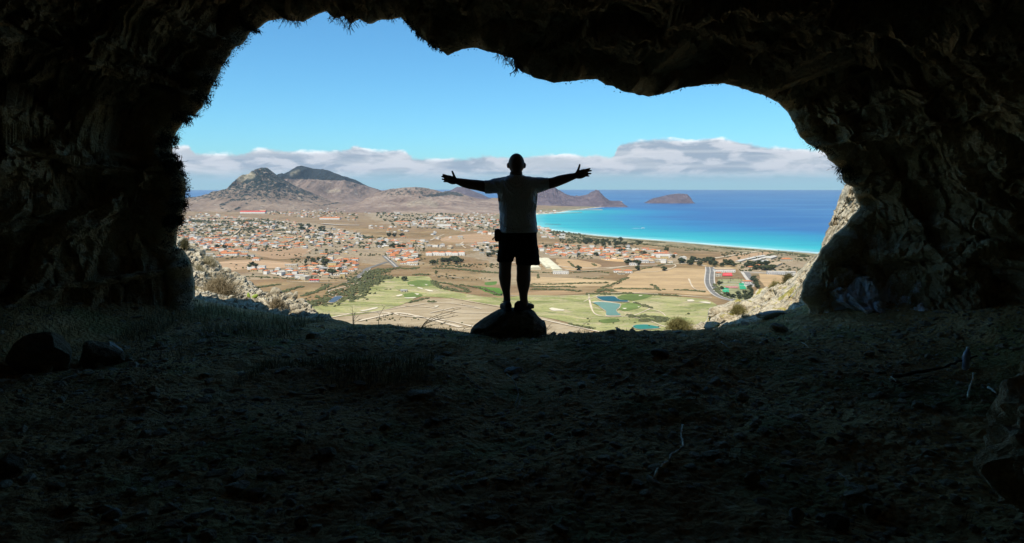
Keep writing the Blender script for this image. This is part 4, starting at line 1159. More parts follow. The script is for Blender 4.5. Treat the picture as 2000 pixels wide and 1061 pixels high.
# ---- scrub masses (uncountable)
V0, F0 = ico(1)
def scrub_object(name, pts, sizes, mat, label, zs=None, flat=0.6, seed=3):
    m = len(pts); r = np.random.default_rng(seed)
    base = V0 * (1 + 0.25 * r.normal(size=(len(V0), 1)))
    A_ = rot_mats(m, r, np.asarray(sizes), sc3=np.column_stack([r.uniform(.7, 1.4, m), r.uniform(.7, 1.4, m), r.uniform(.6, 1.1, m)]))
    A_[:, 2, :] *= flat
    P = np.array(pts); T = np.column_stack([P[:, 0], P[:, 1], (np.full(m, LANDZ) if zs is None else zs) + np.asarray(sizes) * 0.25])
    V, F = merge_instances(base, F0, (A_, T))
    return tag(link(name, raw_mesh(name, V, F), mat), label, 'scrub', kind='stuff')
def along(line_px, w, n, rng):
    L = np.array(gline(line_px, 4))[:, :2]; s = np.r_[0, np.cumsum(np.linalg.norm(np.diff(L, axis=0), axis=1))]
    u = rng.uniform(0, s[-1], n); x = np.interp(u, s, L[:, 0]); y = np.interp(u, s, L[:, 1])
    t = np.gradient(L, axis=0); t /= np.linalg.norm(t, axis=1)[:, None]; tx = np.interp(u, s, t[:, 0]); ty = np.interp(u, s, t[:, 1])
    o = rng.normal(0, w / 2.2, n); o *= (1 + 0.5 * vnoise(u / 15, 0 * u, 0 * u, 5))
    return np.column_stack([x - ty * o, y + tx * o])
gully = [([(602,598),(625,592),(645,588),(668,580),(690,570),(705,560),(715,550),(722,540),(732,532),(745,526)], 26, 900), ([(740,545),(752,546),(757,540)], 10, 120), ([(672,584),(690,583),(702,581)], 6, 90), ([(700,560),(722,558),(742,550)], 7, 180)]
P = np.concatenate([along(l, w, n, RNG) for l, w, n in gully])
keep = ~in_poly(P[:, 0], P[:, 1], GP([(638,594),(645,584),(655,578),(670,578),(668,585),(655,594)]))
P = P[keep]
scrub_object('gully_scrub', P, RNG.uniform(1.2, 3.6, len(P)), M_SCRUBG, 'olive scrub filling the gully along the left edge of the lawns')
hedges = [([(500,563),(520,560),(545,556)],3.5,120),([(545,573),(570,566),(590,560)],3.5,130),([(588,579),(610,573),(632,563),(642,556)],4,200),([(585,547),(560,545),(500,541),(478,541)],2.5,90),([(640,566),(670,556),(690,551)],2.5,60),
  ([(845,549),(850,556),(862,562),(880,567),(900,570),(918,571)],5,200),([(855,552),(880,556),(900,562),(915,569)],2.5,110),([(898,557),(925,561),(950,567),(975,577)],2.5,120),
  ([(1036,556),(1080,556),(1140,554),(1188,553)],2.5,170),([(1036,560),(1070,561),(1100,560),(1125,562)],2.5,120),([(1036,566),(1070,566),(1100,567),(1135,570)],2.5,120),([(1110,511),(1118,518),(1125,524)],2,40),([(1155,515),(1165,520)],2,30),
  ([(1200,565),(1240,565),(1290,566),(1300,566)],2,110),([(1270,556),(1282,562),(1288,568)],2.5,50),([(1318,567),(1345,568),(1380,571)],1.8,60),([(1268,577),(1300,577),(1330,579)],2.2,70),([(1145,575),(1170,575),(1200,575),(1232,573)],5,220),([(1165,571),(1185,566),(1200,570)],6,120),([(1175,563),(1195,557),(1215,548),(1228,543)],3,90),
  ([(1240,592),(1252,596),(1262,599),(1270,603)],2.6,70),([(1230,616),(1238,621)],4,60),([(1240,620),(1270,619),(1300,624),(1290,628),(1250,626)],6,240),([(800,592),(815,588),(835,583)],2.2,50),([(835,590),(850,591)],3,24),([(775,567),(795,569)],2,16),
  ([(845,525),(880,525),(920,529),(960,533),(975,533)],7,330),([(752,529),(775,524),(800,526),(815,523)],6,190),([(808,538),(820,536),(834,538)],4,70),([(1110,633),(1130,638),(1150,641),(1162,643)],1.6,40),([(870,519),(905,521)],3,40),([(1330,515),(1300,517),(1245,528),(1220,532)],2.5,70),([(1036,532),(1100,534),(1160,531),(1190,534)],2.5,120),([(1050,536),(1052,545)],2,16),
  ([(1445,514),(1480,505),(1510,497),(1530,493)],5,150),([(1240,475),(1262,478),(1300,482)],9,120),([(1100,455),(1160,463),(1240,470),(1300,474)],10,420),([(1300,480),(1330,484),(1400,492)],10,90),([(1390,482),(1430,486),(1480,490),(1530,494),(1580,500)],9,330),([(1340,490),(1370,486)],12,60),
  ([(540,395),(560,397)],20,6),([(600,520),(590,526)],3,20),([(1480,506),(1440,516),(1400,519)],4,120),([(1395,556),(1403,570),(1416,580),(1440,587)],3.5,130),([(1560,530),(1590,518)],6,40),([(1120,540),(1150,545),(1180,543)],1.5,30)]
P = np.concatenate([along(l, w, n, RNG) for l, w, n in hedges])
scrub_object('field_scrub', P, RNG.uniform(0.9, 2.5, len(P)), M_SCRUBG, 'dark hedges and scrub lines between the dry fields', seed=5)
# bushes strewn through the town and over the slopes: single small dark dots
pp = []
for poly, n in [([(350,428),(520,430),(700,456),(720,490),(560,505),(400,508),(350,470)], 1900), ([(735,404),(880,420),(975,430),(975,452),(780,446),(735,425)], 1100), ([(520,400),(700,410),(700,430),(520,424)], 520), ([(1050,476),(1260,484),(1340,505),(1100,506)], 260), ([(700,460),(830,470),(830,520),(700,500)], 420), ([(570,505),(700,505),(700,545),(570,545)], 160), ([(440,512),(700,545),(600,575),(500,560)], 60), ([(1050,440),(1180,468),(1280,480),(1100,476)], 300), ([(1400,490),(1600,500),(1590,530),(1440,530)], 260), ([(700,625),(900,590),(960,612),(900,650),(720,640)], 70), ([(850,500),(975,500),(975,550),(850,545)], 160), ([(1400,545),(1480,560),(1475,590),(1410,580)], 200), ([(1400,596),(1200,600),(1100,640),(1300,645)], 40)]:
    q = GP(poly); bx = [p[0] for p in q]; by = [p[1] for p in q]
    X = RNG.uniform(min(bx), max(bx), n * 4); Y = RNG.uniform(min(by), max(by), n * 4)
    k = in_poly(X, Y, q) & (vnoise(X / 70, Y / 50, 0 * X, 8) > -0.15); X, Y = X[k][:n], Y[k][:n]
    pp.append(np.column_stack([X, Y]))
P = np.concatenate(pp); sd_ = signed_coast(P[:, 0], P[:, 1]); P = P[sd_ > 30]; sd_ = sd_[sd_ > 30]
zz = land_height(P[:, 0], P[:, 1], sd_); r_ = np.hypot(P[:, 0], P[:, 1]); tm_ = sstep(60, 75, sd_) * (1 - sstep(2000, 2600, r_)); zz = zz * (1 - tm_) + LANDZ * tm_
scrub_object('plain_bushes', P, RNG.uniform(1.0, 3.4, len(P)) * np.clip(r_ / 1800, 0.45, 1.6), M_LEAF, 'small dark bushes strewn between houses and over the plain', zs=zz, flat=0.9, seed=6)
# ================================================================== THE CAVE
contour_px = [(372,760),(374,690),(376,640),(378,600),(378,579),(377,560),(376,541),(371,515),(358,492),(341,481),(343,466),(344,451),(345,428),(354,413),(356,390),(360,370),(360,353),(354,343),(347,330),(341,316),(336,305),(333,289),(332,274),(345,256),(351,249),(360,236),(370,222),(379,227),(388,216),(395,208),(400,193),(413,168),(426,143),(435,121),(448,106),(449,95),(466,89),(480,75),(485,66),(489,56),(499,55),(522,40),(549,35),(570,40),(591,42),(612,31),(630,22),(643,19),(648,33),(660,35),(672,29),(684,45),(702,36),(720,46),(744,38),(768,37),(784,34),(798,48),(813,61),(819,72),(837,84),(844,93),(856,94),(873,108),(900,98),(924,94),(948,99),(972,106),(990,112),(1002,113),(1008,128),(1014,137),(1023,142),(1044,153),(1080,163),(1110,160),(1165,155),(1190,168),(1220,180),(1260,189),(1290,186),(1330,173),(1365,167),(1415,163),(1450,172),(1490,185),(1520,198),(1540,218),(1553,240),(1559,255),(1566,269),(1580,281),(1596,288),(1612,298),(1618,306),(1624,314),(1636,324),(1649,334),(1647,344),(1651,356),(1668,366),(1673,386),(1684,404),(1667,422),(1652,442),(1634,457),(1620,472),(1608,486),(1600,502),(1590,518),(1580,533),(1570,555),(1565,580),(1572,592),(1580,602),(1590,640),(1600,700),(1605,770)]
cp = np.array(contour_px, float)
seg = np.r_[0, np.cumsum(np.linalg.norm(np.diff(cp, axis=0), axis=1))]
NU = 900
uu = np.linspace(0, seg[-1], NU)
cpx, cpy = np.interp(uu, seg, cp[:, 0]), np.interp(uu, seg, cp[:, 1])
YA = 8.0 + 0.25 * vnoise(uu / 90, 0 * uu, 0 * uu, 91) + 0.10 * vnoise(uu / 22, 0 * uu, 0 * uu, 92)
YA = YA + np.where(cpx > 1500, 0.25, 0) 
jx, jy = 2.2 * fbm(uu / 11, 0 * uu, 0 * uu, 3, 93), 2.2 * fbm(uu / 11, 0 * uu, 0 * uu, 3, 94)
cpx, cpy = cpx + jx, cpy + jy
AP = np.array([at(a, b_, y) for a, b_, y in zip(cpx, cpy, YA)])
CX, CZ = 0.0, 1.3
od = np.column_stack([AP[:, 0] - CX, AP[:, 2] - CZ])
# smooth the outward direction so folds do not cross
od = od / np.linalg.norm(od, axis=1)[:, None]
ker = np.ones(61) / 61
odp = np.vstack([np.repeat(od[:1], 30, 0), od, np.repeat(od[-1:], 30, 0)])
od = np.stack([np.convolve(odp[:, k], ker, 'valid') for k in (0, 1)], 1); od /= np.linalg.norm(od, axis=1)[:, None]
side = sstep(-0.3, 0.3, od[:, 0])               # 0 left .. 1 right
upf = sstep(0.1, 0.9, od[:, 1])                 # 1 on the roof
# how far the wall stands back from the mouth outline, by depth inside
dl = np.array([0, .15, .4, .8, 1.2, 2.0, 3.2, 5, 7, 9, 11, 12.5, 13.3, 13.6])
e_left = np.array([0, .06, .22, .75, 1.35, 1.9, 2.1, 2.0, 1.7, 1.3, .6, -1.0, -3.0, -4.2])
e_roof = np.array([0, .08, .22, .45, .65, .95, 1.25, 1.4, 1.3, .9, .2, -1.0, -2.6, -3.8])
e_rhi = np.array([0, .10, .3, .7, 1.1, 1.5, 1.5, 1.2, 1.0, .8, .2, -1.2, -3.2, -4.4])
e_rlo = np.array([0, .12, .45, 1.15, 1.6, 1.35, .25, -1.25, -1.35, -.8, -.4, -1.4, -3.2, -4.4])
dins = np.concatenate([np.linspace(0, 1.2, 140), np.linspace(1.215, 6, 280), np.linspace(6.05, 13.6, 70)])
rows = []
zrel = AP[:, 2]
lowf = 1 - sstep(0.4, 1.6, zrel)
for d in dins:
    eL, eR = np.interp(d, dl, e_left), np.interp(d, dl, e_rhi)
    eRl = np.interp(d, dl, e_rlo); er = eR * (1 - lowf) + eRl * lowf
    e = (eL * (1 - side) + er * side) * (1 - upf) + np.interp(d, dl, e_roof) * upf
    rows.append(np.column_stack([AP[:, 0] + od[:, 0] * e, YA - d, AP[:, 2] + od[:, 1] * np.where(od[:, 1] < .25, np.maximum(e, -.1), e) * 0.9]))
IN = np.array(rows)          # (rows, NU, 3)
# close the far end behind the viewer
last = IN[-1]; cen = np.array([0, last[:, 1].mean() - 0.3, 1.4])
IN = np.concatenate([IN, last[None] * .6 + cen * .4, last[None] * .25 + cen * .75, last[None] * .02 + cen * .98], 0)
# broken faces: every cell of a stretched cell pattern is its own tilted plane
def facets(x, y, z, scale, seed, lift=.35, tilt=.9):
    x, y, z = x * scale, y * scale, z * scale
    xi, yi, zi = np.floor(x), np.floor(y), np.floor(z)
    best = np.full(x.shape, 1e9); val = np.zeros(x.shape)
    for dx in (-1, 0, 1):
        for dy in (-1, 0, 1):
            for dz in (-1, 0, 1):
                cx, cy, cz = xi + dx, yi + dy, zi + dz
                px_, py_, pz_ = (c + .5 + .48 * _hash(cx, cy, cz, seed + k) for k, c in enumerate((cx, cy, cz)))
                vx, vy, vz = x - px_, y - py_, z - pz_
                d2 = vx * vx + vy * vy + vz * vz
                v = lift * _hash(cx, cy, cz, seed + 5) + tilt * (vx * _hash(cx, cy, cz, seed + 6) + vy * _hash(cx, cy, cz, seed + 7) + vz * _hash(cx, cy, cz, seed + 8))
                k = d2 < best; best = np.where(k, d2, best); val = np.where(k, v, val)
    return val
# relief: beds of rock dipping along the walls
def relief(P, amp_mask):
    x, y, z = P[..., 0], P[..., 1], P[..., 2]
    sx = np.where(x < 0, 1.0, -1.0)
    bl = sstep(-0.6, 0.6, x)
    def strat(sgn):
        d = np.array([0.58 * sgn, 0.23, 0.78]); d /= np.linalg.norm(d)
        N = np.array([0.624 * sgn, 0.452, -0.597])
        a = x * d[0] + y * d[1] + z * d[2]
        q = np.stack([x - a * d[0], y - a * d[1], z - a * d[2]], -1)
        w = 0.25 * fbm(x, y, z, 2, 5)
        big = fbm(q[..., 0] * 1.5 + a * .25 + w, q[..., 1] * 1.5 + w, q[..., 2] * 1.5, 4, 101, ridged=True)
        t = (x * N[0] + y * N[1] + z * N[2]) * 2.3 + 1.1 * fbm(x * .9, y * .9, z * .9, 3, 107)
        saw = t - np.floor(t); saw = np.where(saw < .78, saw / .78, (1 - saw) / .22) - .5
        t2 = t * 3.7 + 1.3 * fbm(x * 2.2, y * 2.2, z * 2.2, 3, 109)
        sw2 = t2 - np.floor(t2); sw2 = np.where(sw2 < .75, sw2 / .75, (1 - sw2) / .25) - .5
        sm = fbm(q[..., 0] * 6 + a * .9, q[..., 1] * 6 + w * 4, q[..., 2] * 6, 4, 111, ridged=True)
        f1 = facets(q[..., 0] + .35 * a * d[0] + w, q[..., 1] + .35 * a * d[1], q[..., 2] + .35 * a * d[2] + w, 1.5, 500)
        f2 = facets(q[..., 0] + .4 * a * d[0] + w * .5, q[..., 1] + .4 * a * d[1], q[..., 2] + .4 * a * d[2], 4.2, 520)
        return big * .45 + f1 * .75 + f2 * .22 + saw * .35 * (0.6 + 0.8 * fbm(x * 1.3, y * 1.3, z * 1.3, 2, 113)), sm + sw2 * .7
    bL, sL = strat(1.0); bR, sR = strat(-1.0)
    big = bL * (1 - bl) + bR * bl; sm = sL * (1 - bl) + sR * bl
    blob = fbm(x * 0.8, y * 0.8, z * 0.8, 3, 121)
    fine = fbm(x * 9, y * 9, z * 9, 4, 131)
    cn = fbm(x * 1.7, y * 1.7, z * 1.7, 3, 137); cn2 = fbm(x * 4.3 + 5, y * 4.3, z * 4.3, 3, 139)
    crack = np.exp(-(cn / .045) ** 2) * .16 + np.exp(-(cn2 / .06) ** 2) * .05
    pit = np.maximum(fbm(x * 5, y * 5, z * 5, 2, 143) - .15, 0) * .35
    big = big + amp_mask * 0; fine = fine + (crack + pit) * 8.0
    return amp_mask * (0.30 * big + 0.20 * blob) + np.minimum(1, amp_mask * 3 + 0.12) * (0.035 * sm + 0.045 * fine)
dmask = np.concatenate([dins, [14, 14.5, 15]])
R = relief(IN, (0.70 * sstep(0.0, 0.12, dmask) + 0.30 * sstep(0.2, 1.4, dmask))[:, None] * np.ones(NU))
R = R + (0.16 * sstep(0.0, 0.25, dmask) * (1 - sstep(0.6, 1.8, dmask)))[:, None]
wabs = sstep(0.10, 0.5, dmask)[:, None]
R = R * wabs + np.abs(R) * (1 - wabs)
def smooth2(A, k):
    ker = np.ones(2 * k + 1) / (2 * k + 1)
    for ax in (0, 1):
        pad = [(0, 0)] * 3; pad[ax] = (k, k)
        A = np.apply_along_axis(lambda m: np.convolve(m, ker, 'valid'), ax, np.pad(A, pad, mode='edge'))
    return A
S_ = smooth2(IN, 6)
nr = np.cross(np.gradient(S_, axis=0), np.gradient(S_, axis=1)); nr /= np.linalg.norm(nr, axis=-1)[..., None] + 1e-9
inner = np.stack([0 * S_[..., 0], S_[..., 1] - 1.2, np.full(S_.shape[:2], 1.5)], -1)
sg = np.sign(np.sum(nr * (S_ - inner), -1)); sg[sg == 0] = 1
nr = smooth2(nr * sg[..., None], 4); nr /= np.linalg.norm(nr, axis=-1)[..., None] + 1e-9
rimw = (1 - sstep(0.02, 0.22, dmask))[:, None, None]
odir = np.stack([np.broadcast_to(od[:, 0], R.shape), 0 * R - 0.2, np.broadcast_to(od[:, 1], R.shape)], -1)
dirv = nr * (1 - rimw) + odir * rimw
IN = IN + dirv * R[..., None]
# outer face and the hill over the cave
ex = [(-0.10, .03), (-0.14, .12), (-0.02, .45), (0.25, 1.0), (0.7, 1.9), (1.6, 3.2), (3.5, 5.5), (6.5, 8), (11, 10.5), (18, 13), (30, 15)]
EXR = []
for d, e in ex:
    nz = fbm(AP[:, 0] * .8 + d, AP[:, 2] * .8, d, 4, 141) * min(0.5, e * 0.35)
    zf = 0.55 + 0.25 * (e < 2)
    EXR.append(np.column_stack([AP[:, 0] + od[:, 0] * (e + nz) * (1 if e < 3 else 1.6), YA - d + nz * .4 * (e > .3), AP[:, 2] + od[:, 1] * (e + nz) * zf]))
EXR = np.array(EXR)[::-1]
# subdivide outer rows
er = [EXR[0]]
for a_, b_ in zip(EXR[:-1], EXR[1:]):
    for t in (0.25, 0.5, 0.75, 1.0): er.append(a_ * (1 - t) + b_ * t)
EXR = np.array(er)
EXR += 0.10 * fbm(EXR[..., 0] * 2.5, EXR[..., 1] * 2.5, EXR[..., 2] * 2.5, 4, 151)[..., None] * np.linspace(1.5, 0, len(EXR))[:, None, None]
def rock_mat(name, cols, vein, bump=0.6, mottled=0.6, sc=1.0, shade_and_patch=False):
    def fn(nt, b):
        p = nt.pos()
        n = nt.noise(nt.mapping(p, (1, 1, 1)), 0.9 * sc, 8, 0.65, 0.6)
        n2 = nt.noise(p, 6.0 * sc, 6, 0.75)
        n3 = nt.noise(p, 38.0 * sc, 4, 0.7)
        c = nt.ramp(n, [(0.28, cols[0]), (0.5, cols[1]), (0.72, cols[2])])
        c = nt.mix(nt.math('MULTIPLY', nt.maprange(n2, 0.5, 0.68), mottled), c, vein)
        c = nt.mix(nt.math('MULTIPLY', nt.maprange(n3, 0.55, 0.4), 0.5), c, cols[0])
        if shade_and_patch:
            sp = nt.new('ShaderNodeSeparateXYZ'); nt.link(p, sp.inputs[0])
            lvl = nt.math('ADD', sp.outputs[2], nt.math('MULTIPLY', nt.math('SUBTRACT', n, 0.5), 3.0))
            c = nt.mix(nt.math('MULTIPLY', nt.maprange(lvl, 2.3, 3.1), 0.45), c, nt.mix(n2, (0.03, 0.028, 0.02), (0.07, 0.065, 0.045)))   # painted shade: rock colour darkened high on the vault
            c = nt.mix(nt.math('MULTIPLY', nt.maprange(nt.math('ADD', nt.attr('pale_patch'), nt.math('MULTIPLY', nt.math('SUBTRACT', n2, 0.5), 1.4)), 0.45, 0.6), 0.9), c, (0.80, 0.80, 0.84))
        nt.link(c, b.inputs['Base Color'])
        h = nt.math('ADD', nt.math('MULTIPLY', n2, 1.0), nt.math('MULTIPLY', n3, 0.35))
        v = nt.voronoi(nt.mapping(p, (1, 1, 1)), 9 * sc, 'F1')
        h = nt.math('ADD', h, nt.math('MULTIPLY', v, 0.4))
        nt.link(nt.bump(h, bump, 0.10), b.inputs['Normal'])
    return material(name, fn, 0.95, 0.15)
M_CAVE = rock_mat("cave_rock", [(0.32, 0.22, 0.11), (0.56, 0.43, 0.24), (0.72, 0.60, 0.40)], (0.76, 0.70, 0.55), 1.0, 0.6, shade_and_patch=True)
M_LIT = rock_mat("weathered_pale_rock", [(0.42, 0.35, 0.23), (0.62, 0.55, 0.40), (0.72, 0.66, 0.50)], (0.26, 0.20, 0.12), 0.9, 0.5, 1.6)
allP = np.concatenate([EXR, IN], 0)
me = grid_mesh('cave', allP, False)
add_attr(me, 'pale_patch', 0.9 * np.exp(-(((allP[..., 0] - 4.2) / .6) ** 2 + ((allP[..., 1] - 7.6) / .7) ** 2 + ((allP[..., 2] - .3) / .6) ** 2)))  # mask of a pale patch low on the right wall, just inside the mouth
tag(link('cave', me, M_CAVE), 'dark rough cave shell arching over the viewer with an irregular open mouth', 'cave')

# ---- cave floor, crest and slope
crest_px = [(250,560),(330,574),(378,582),(420,590),(470,600),(520,610),(560,617),(610,622),(640,622),(665,625),(690,632),(730,632),(760,630),(790,637),(830,638),(880,642),(920,649),(1000,655),(1065,656),(1120,660),(1200,660),(1300,657),(1357,653),(1390,646),(1415,634),(1481,628),(1513,611),(1556,603),(1574,594),(1620,580),(1700,560)]
YC = 8.5
crest_w = np.array([at(a, b_, YC) for a, b_ in crest_px])
def crest_z(x): return np.interp(x, crest_w[:, 0], crest_w[:, 2])
def floor_base(x, y):
    cz = crest_z(x * 1.0)
    t = sstep(7.2, 8.5, y)
    flat = 0.02 + 0.05 * fbm(x * .5, y * .5, 0, 3, 161)
    z = flat * (1 - t) + cz * t
    z += 0.45 * sstep(3.8, 6.0, np.abs(x)) * (1 - t * 0.6)
    # hummock with grass left of the boulder
    z += 0.14 * np.exp(-(((x + 1.35) / 0.9) ** 2 + ((y - 5.7) / 0.35) ** 2))
    z += 0.12 * np.exp(-(((x - 1.8) / 1.2) ** 2 + ((y - 6.4) / 0.5) ** 2))
    drop = np.maximum(y - YC, 0)
    hold = np.clip(sstep(-2.2, -3.4, x) * 0 + 0, 0, 1)
    z = z - drop * 0.55 - 0.12 * drop ** 2
    return z
def floor_h(x, y):
    x = np.asarray(x, float); y = np.asarray(y, float)
    z = floor_base(x, y)
    n1 = fbm(x * 1.6, y * 1.6, 0, 4, 171); n2 = fbm(x * 6, y * 6, 0, 4, 181); n3 = fbm(x * 22, y * 22, 0, 3, 191, ridged=True)
    k = 1 - 0.6 * sstep(7.8, 8.5, y)
    return z + k * (0.055 * n1 + 0.07 * fbm(x * .7, y * .7, 3, 3, 175) + (0.008 + 0.030 * np.clip(fbm(x * .9, y * .9, 5, 2, 177) + .35, 0, 1)) * n2) + 0.009 * n3
fx = np.linspace(-7.2, 7.2, 760); fy = np.concatenate([np.linspace(-5.8, 1.8, 60), np.linspace(1.85, 9.2, 560), np.linspace(9.25, 11.5, 24)])
FXX, FYY = np.meshgrid(fx, fy)
FZ = floor_h(FXX, FYY)
def mat_floor(nt, b):
    p = nt.pos()
    n = nt.noise(p, 0.7, 6, 0.65, 0.4); n2 = nt.noise(p, 9, 6, 0.75); n3 = nt.noise(p, 55, 4, 0.7)
    c = nt.ramp(n, [(0.34, (0.20, 0.12, 0.05)), (0.46, (0.52, 0.32, 0.13)), (0.58, (0.64, 0.42, 0.18)), (0.68, (0.76, 0.55, 0.28))])
    c = nt.mix(nt.math('MULTIPLY', nt.maprange(n2, 0.5, 0.7), 0.6), c, (0.74, 0.60, 0.40))
    gr = nt.noise(p, 0.9, 3, 0.6, 0.0)
    c = nt.mix(nt.math('MULTIPLY', nt.maprange(gr, 0.5, 0.62), 0.5), c, (0.25, 0.30, 0.11))
    nt.link(c, b.inputs['Base Color'])
    v = nt.voronoi(p, 26, 'F1')
    h = nt.math('ADD', nt.math('ADD', n2, nt.math('MULTIPLY', n3, 0.5)), nt.math('MULTIPLY', v, -0.6))
    nt.link(nt.bump(h, 1.0, 0.06), b.inputs['Normal'])
M_FLOOR = material("cave_soil", mat_floor, 0.97, 0.1)
tag(link('cave_floor', grid_mesh('cave_floor', np.stack([FXX, FYY, FZ], -1), True), M_FLOOR), kind='structure')

# ---- hillside falling from the mouth to the plain
hx = np.concatenate([-np.geomspace(420, 0.5, 90), np.geomspace(0.5, 420, 90)])
hy = 9.6 + np.concatenate([[0], np.geomspace(0.4, 760, 110)])
HX, HY = np.meshgrid(hx, hy)
HX = HX * (0.06 + 0.94 * sstep(8, 120, HY)) + 0 * HY
r_ = np.hypot(HX * 0.6, HY)
HZ = np.interp(HY, [9.6, 11, 14, 22, 45, 110, 230, 400, 560, 640, 780], [-1.6, -2.6, -4.2, -8.5, -20, -52, -98, -133, -145.5, -147.6, -150])
HZ = HZ + sstep(20, 60, HY) * (1 - sstep(400, 560, HY)) * 3 * fbm(HX / 30, HY / 30, 0, 4, 201)
def mat_hill(nt, b):
    p = nt.pos()
    n = nt.noise(p, 0.05, 8, 0.7); n2 = nt.noise(p, 0.8, 5, 0.7)
    c = nt.ramp(n, [(0.3, (0.16, 0.13, 0.07)), (0.5, (0.33, 0.26, 0.16)), (0.7, (0.45, 0.38, 0.27))])
    c = nt.mix(nt.math('MULTIPLY', nt.maprange(n2, 0.52, 0.65), 0.6), c, (0.09, 0.09, 0.045))
    nt.link(c, b.inputs['Base Color']); nt.link(nt.bump(n2, 0.6, 0.3), b.inputs['Normal'])
tag(link('hillside', grid_mesh('hillside', np.stack([HX, HY, HZ], -1), True), material("dry_hillside", mat_hill, 0.95, 0.1)), kind='structure')

# ---- sunlit ledges outside, left and right
def mat_ledge(nt, b):
    p = nt.pos()
    n = nt.noise(p, 1.3, 8, 0.7, 0.8); n2 = nt.noise(p, 9, 6, 0.75); n3 = nt.noise(p, 40, 4, 0.7)
    c = nt.ramp(n, [(0.30, (0.42, 0.34, 0.21)), (0.48, (0.64, 0.55, 0.38)), (0.68, (0.74, 0.67, 0.50))])
    c = nt.mix(nt.math('MULTIPLY', nt.maprange(n2, 0.47, 0.60), 0.75), c, (0.24, 0.18, 0.10))
    li = nt.noise(p, 2.6, 6, 0.7, 0.8, 0)
    li2 = nt.noise(nt.mapping(p, (1, 1, 1), (0, 0, 0), (7, 3, 1)), 3.4, 6, 0.7)
    c = nt.mix(nt.math('MULTIPLY', nt.math('MULTIPLY', nt.maprange(li, 0.56, 0.62), 0.8), nt.attr('lichen')), c, (0.42, 0.36, 0.05))
    c = nt.mix(nt.math('MULTIPLY', nt.math('MULTIPLY', nt.maprange(li2, 0.64, 0.67), 0.85), nt.attr('lichen')), c, (0.55, 0.24, 0.03))
    nt.link(c, b.inputs['Base Color'])
    v = nt.voronoi(p, 7, 'F1')
    h = nt.math('ADD', nt.math('ADD', n2, nt.math('MULTIPLY', n3, 0.4)), nt.math('MULTIPLY', v, 0.5))
    nt.link(nt.bump(h, 1.0, 0.07), b.inputs['Normal'])
M_LEDGE = material("lichen_ledge_rock", mat_ledge, 0.95, 0.1)
def ledge(name, label, inner, outer, Yi, Yo, amp, seed, lichen, nu=360, nv=120, back=((0.5, -0.6), (1.4, -2.2), (2.6, -5)), xs=1.0):
    def res(pl):
        P = np.array(pl, float); s = np.r_[0, np.cumsum(np.linalg.norm(np.diff(P, axis=0), axis=1))]; t = np.linspace(0, s[-1], nu)
        return np.column_stack([np.interp(t, s, P[:, 0]), np.interp(t, s, P[:, 1])])
    I, O = res(inner), res(outer)
    Yo_ = np.interp(np.linspace(0, 1, nu), np.linspace(0, 1, len(Yo)), Yo); Yi_ = np.interp(np.linspace(0, 1, nu), np.linspace(0, 1, len(Yi)), Yi)
    A_ = np.array([at(a, b_, y) for (a, b_), y in zip(I, Yi_)]); B_ = np.array([at(a, b_, y) for (a, b_), y in zip(O, Yo_)])
    t = np.linspace(0, 1, nv)[:, None, None]
    P = A_[None] * (1 - t) + B_[None] * t
    bulge = np.sin(np.pi * np.clip(t[..., 0], 0, 1)) 
    n = fbm(P[..., 0] * 1.5, P[..., 1] * 1.5, P[..., 2] * 1.5, 5, seed); n2 = fbm(P[..., 0] * 6, P[..., 1] * 6, P[..., 2] * 6, 4, seed + 9, ridged=True)
    P[..., 2] += (amp * n + amp * 0.35 * n2) * np.clip(t[..., 0] * 4, 0.1, 1) * np.clip((1 - t[..., 0]) * 5, 0.30, 1)
    P[..., 1] += amp * 0.8 * n2
    n3 = fbm(P[..., 0] * 9, P[..., 1] * 9, P[..., 2] * 9, 4, seed + 15); cr = np.exp(-(fbm(P[..., 0] * 2.2, P[..., 1] * 2.2, P[..., 2] * 2.2, 3, seed + 21) / .05) ** 2)
    wI = np.clip((1 - t[..., 0]) * 6, 0.35, 1)
    P[..., 0] += (amp * .45 * n2 + .05 * n3 + .10 * cr) * wI * xs; P[..., 2] += (.06 * n3 - .10 * cr) * wI
    ext = []
    for dy, dz in back:
        q = P[-1].copy(); q[:, 0] *= 1 + (dy + .15) / q[:, 1] * 1.15; q[:, 1] += dy; q[:, 2] += dz; q += 0.1 * fbm(q[:, 0] * 2, q[:, 1] * 2, q[:, 2], 3, seed)[:, None]; ext.append(q)
    full = np.concatenate([P, np.array(ext)], 0)
    me = grid_mesh(name, full, True)
    add_attr(me, 'lichen', np.full(full.shape[:2], lichen))
    return tag(link(name, me, M_LEDGE), label, 'rock')
ledge('rock_ledge', 'sunlit pale stony slope outside the left edge of the cave mouth',
      [(320,600),(378,600),(420,606),(470,616),(520,626),(560,632),(600,636),(640,636)],
      [(322,470),(363,474),(383,484),(395,500),(417,514),(430,524),(449,534),(467,542),(478,549),(493,560),(515,573),(537,577),(560,580),(582,588),(598,603),(625,621)],
      [8.7, 8.7, 8.7], [15, 14.5, 13.5, 12.5, 11.8, 11.2, 10.2], 0.16, 211, 0.15)
ledge('rock_ledge', 'sunlit pale rock slope with yellow lichen outside the right edge of the mouth',
      [(1250,675),(1300,670),(1357,668),(1400,662),(1440,648),(1490,642),(1540,625),(1600,610),(1600,560),(1625,520),(1655,480),(1700,440),(1720,400)],
      [(1262,662),(1300,645),(1352,637),(1377,630),(1384,614),(1393,605),(1413,596),(1427,588),(1450,590),(1467,583),(1483,566),(1497,562),(1513,564),(1526,552),(1543,547),(1549,540),(1565,526),(1580,512),(1596,502),(1612,470)],
      [8.75, 8.75, 8.75, 8.8, 8.8], [10.2, 10.8, 11.5, 12.0, 12.5, 12.5, 12.0], 0.12, 221, 1.0)
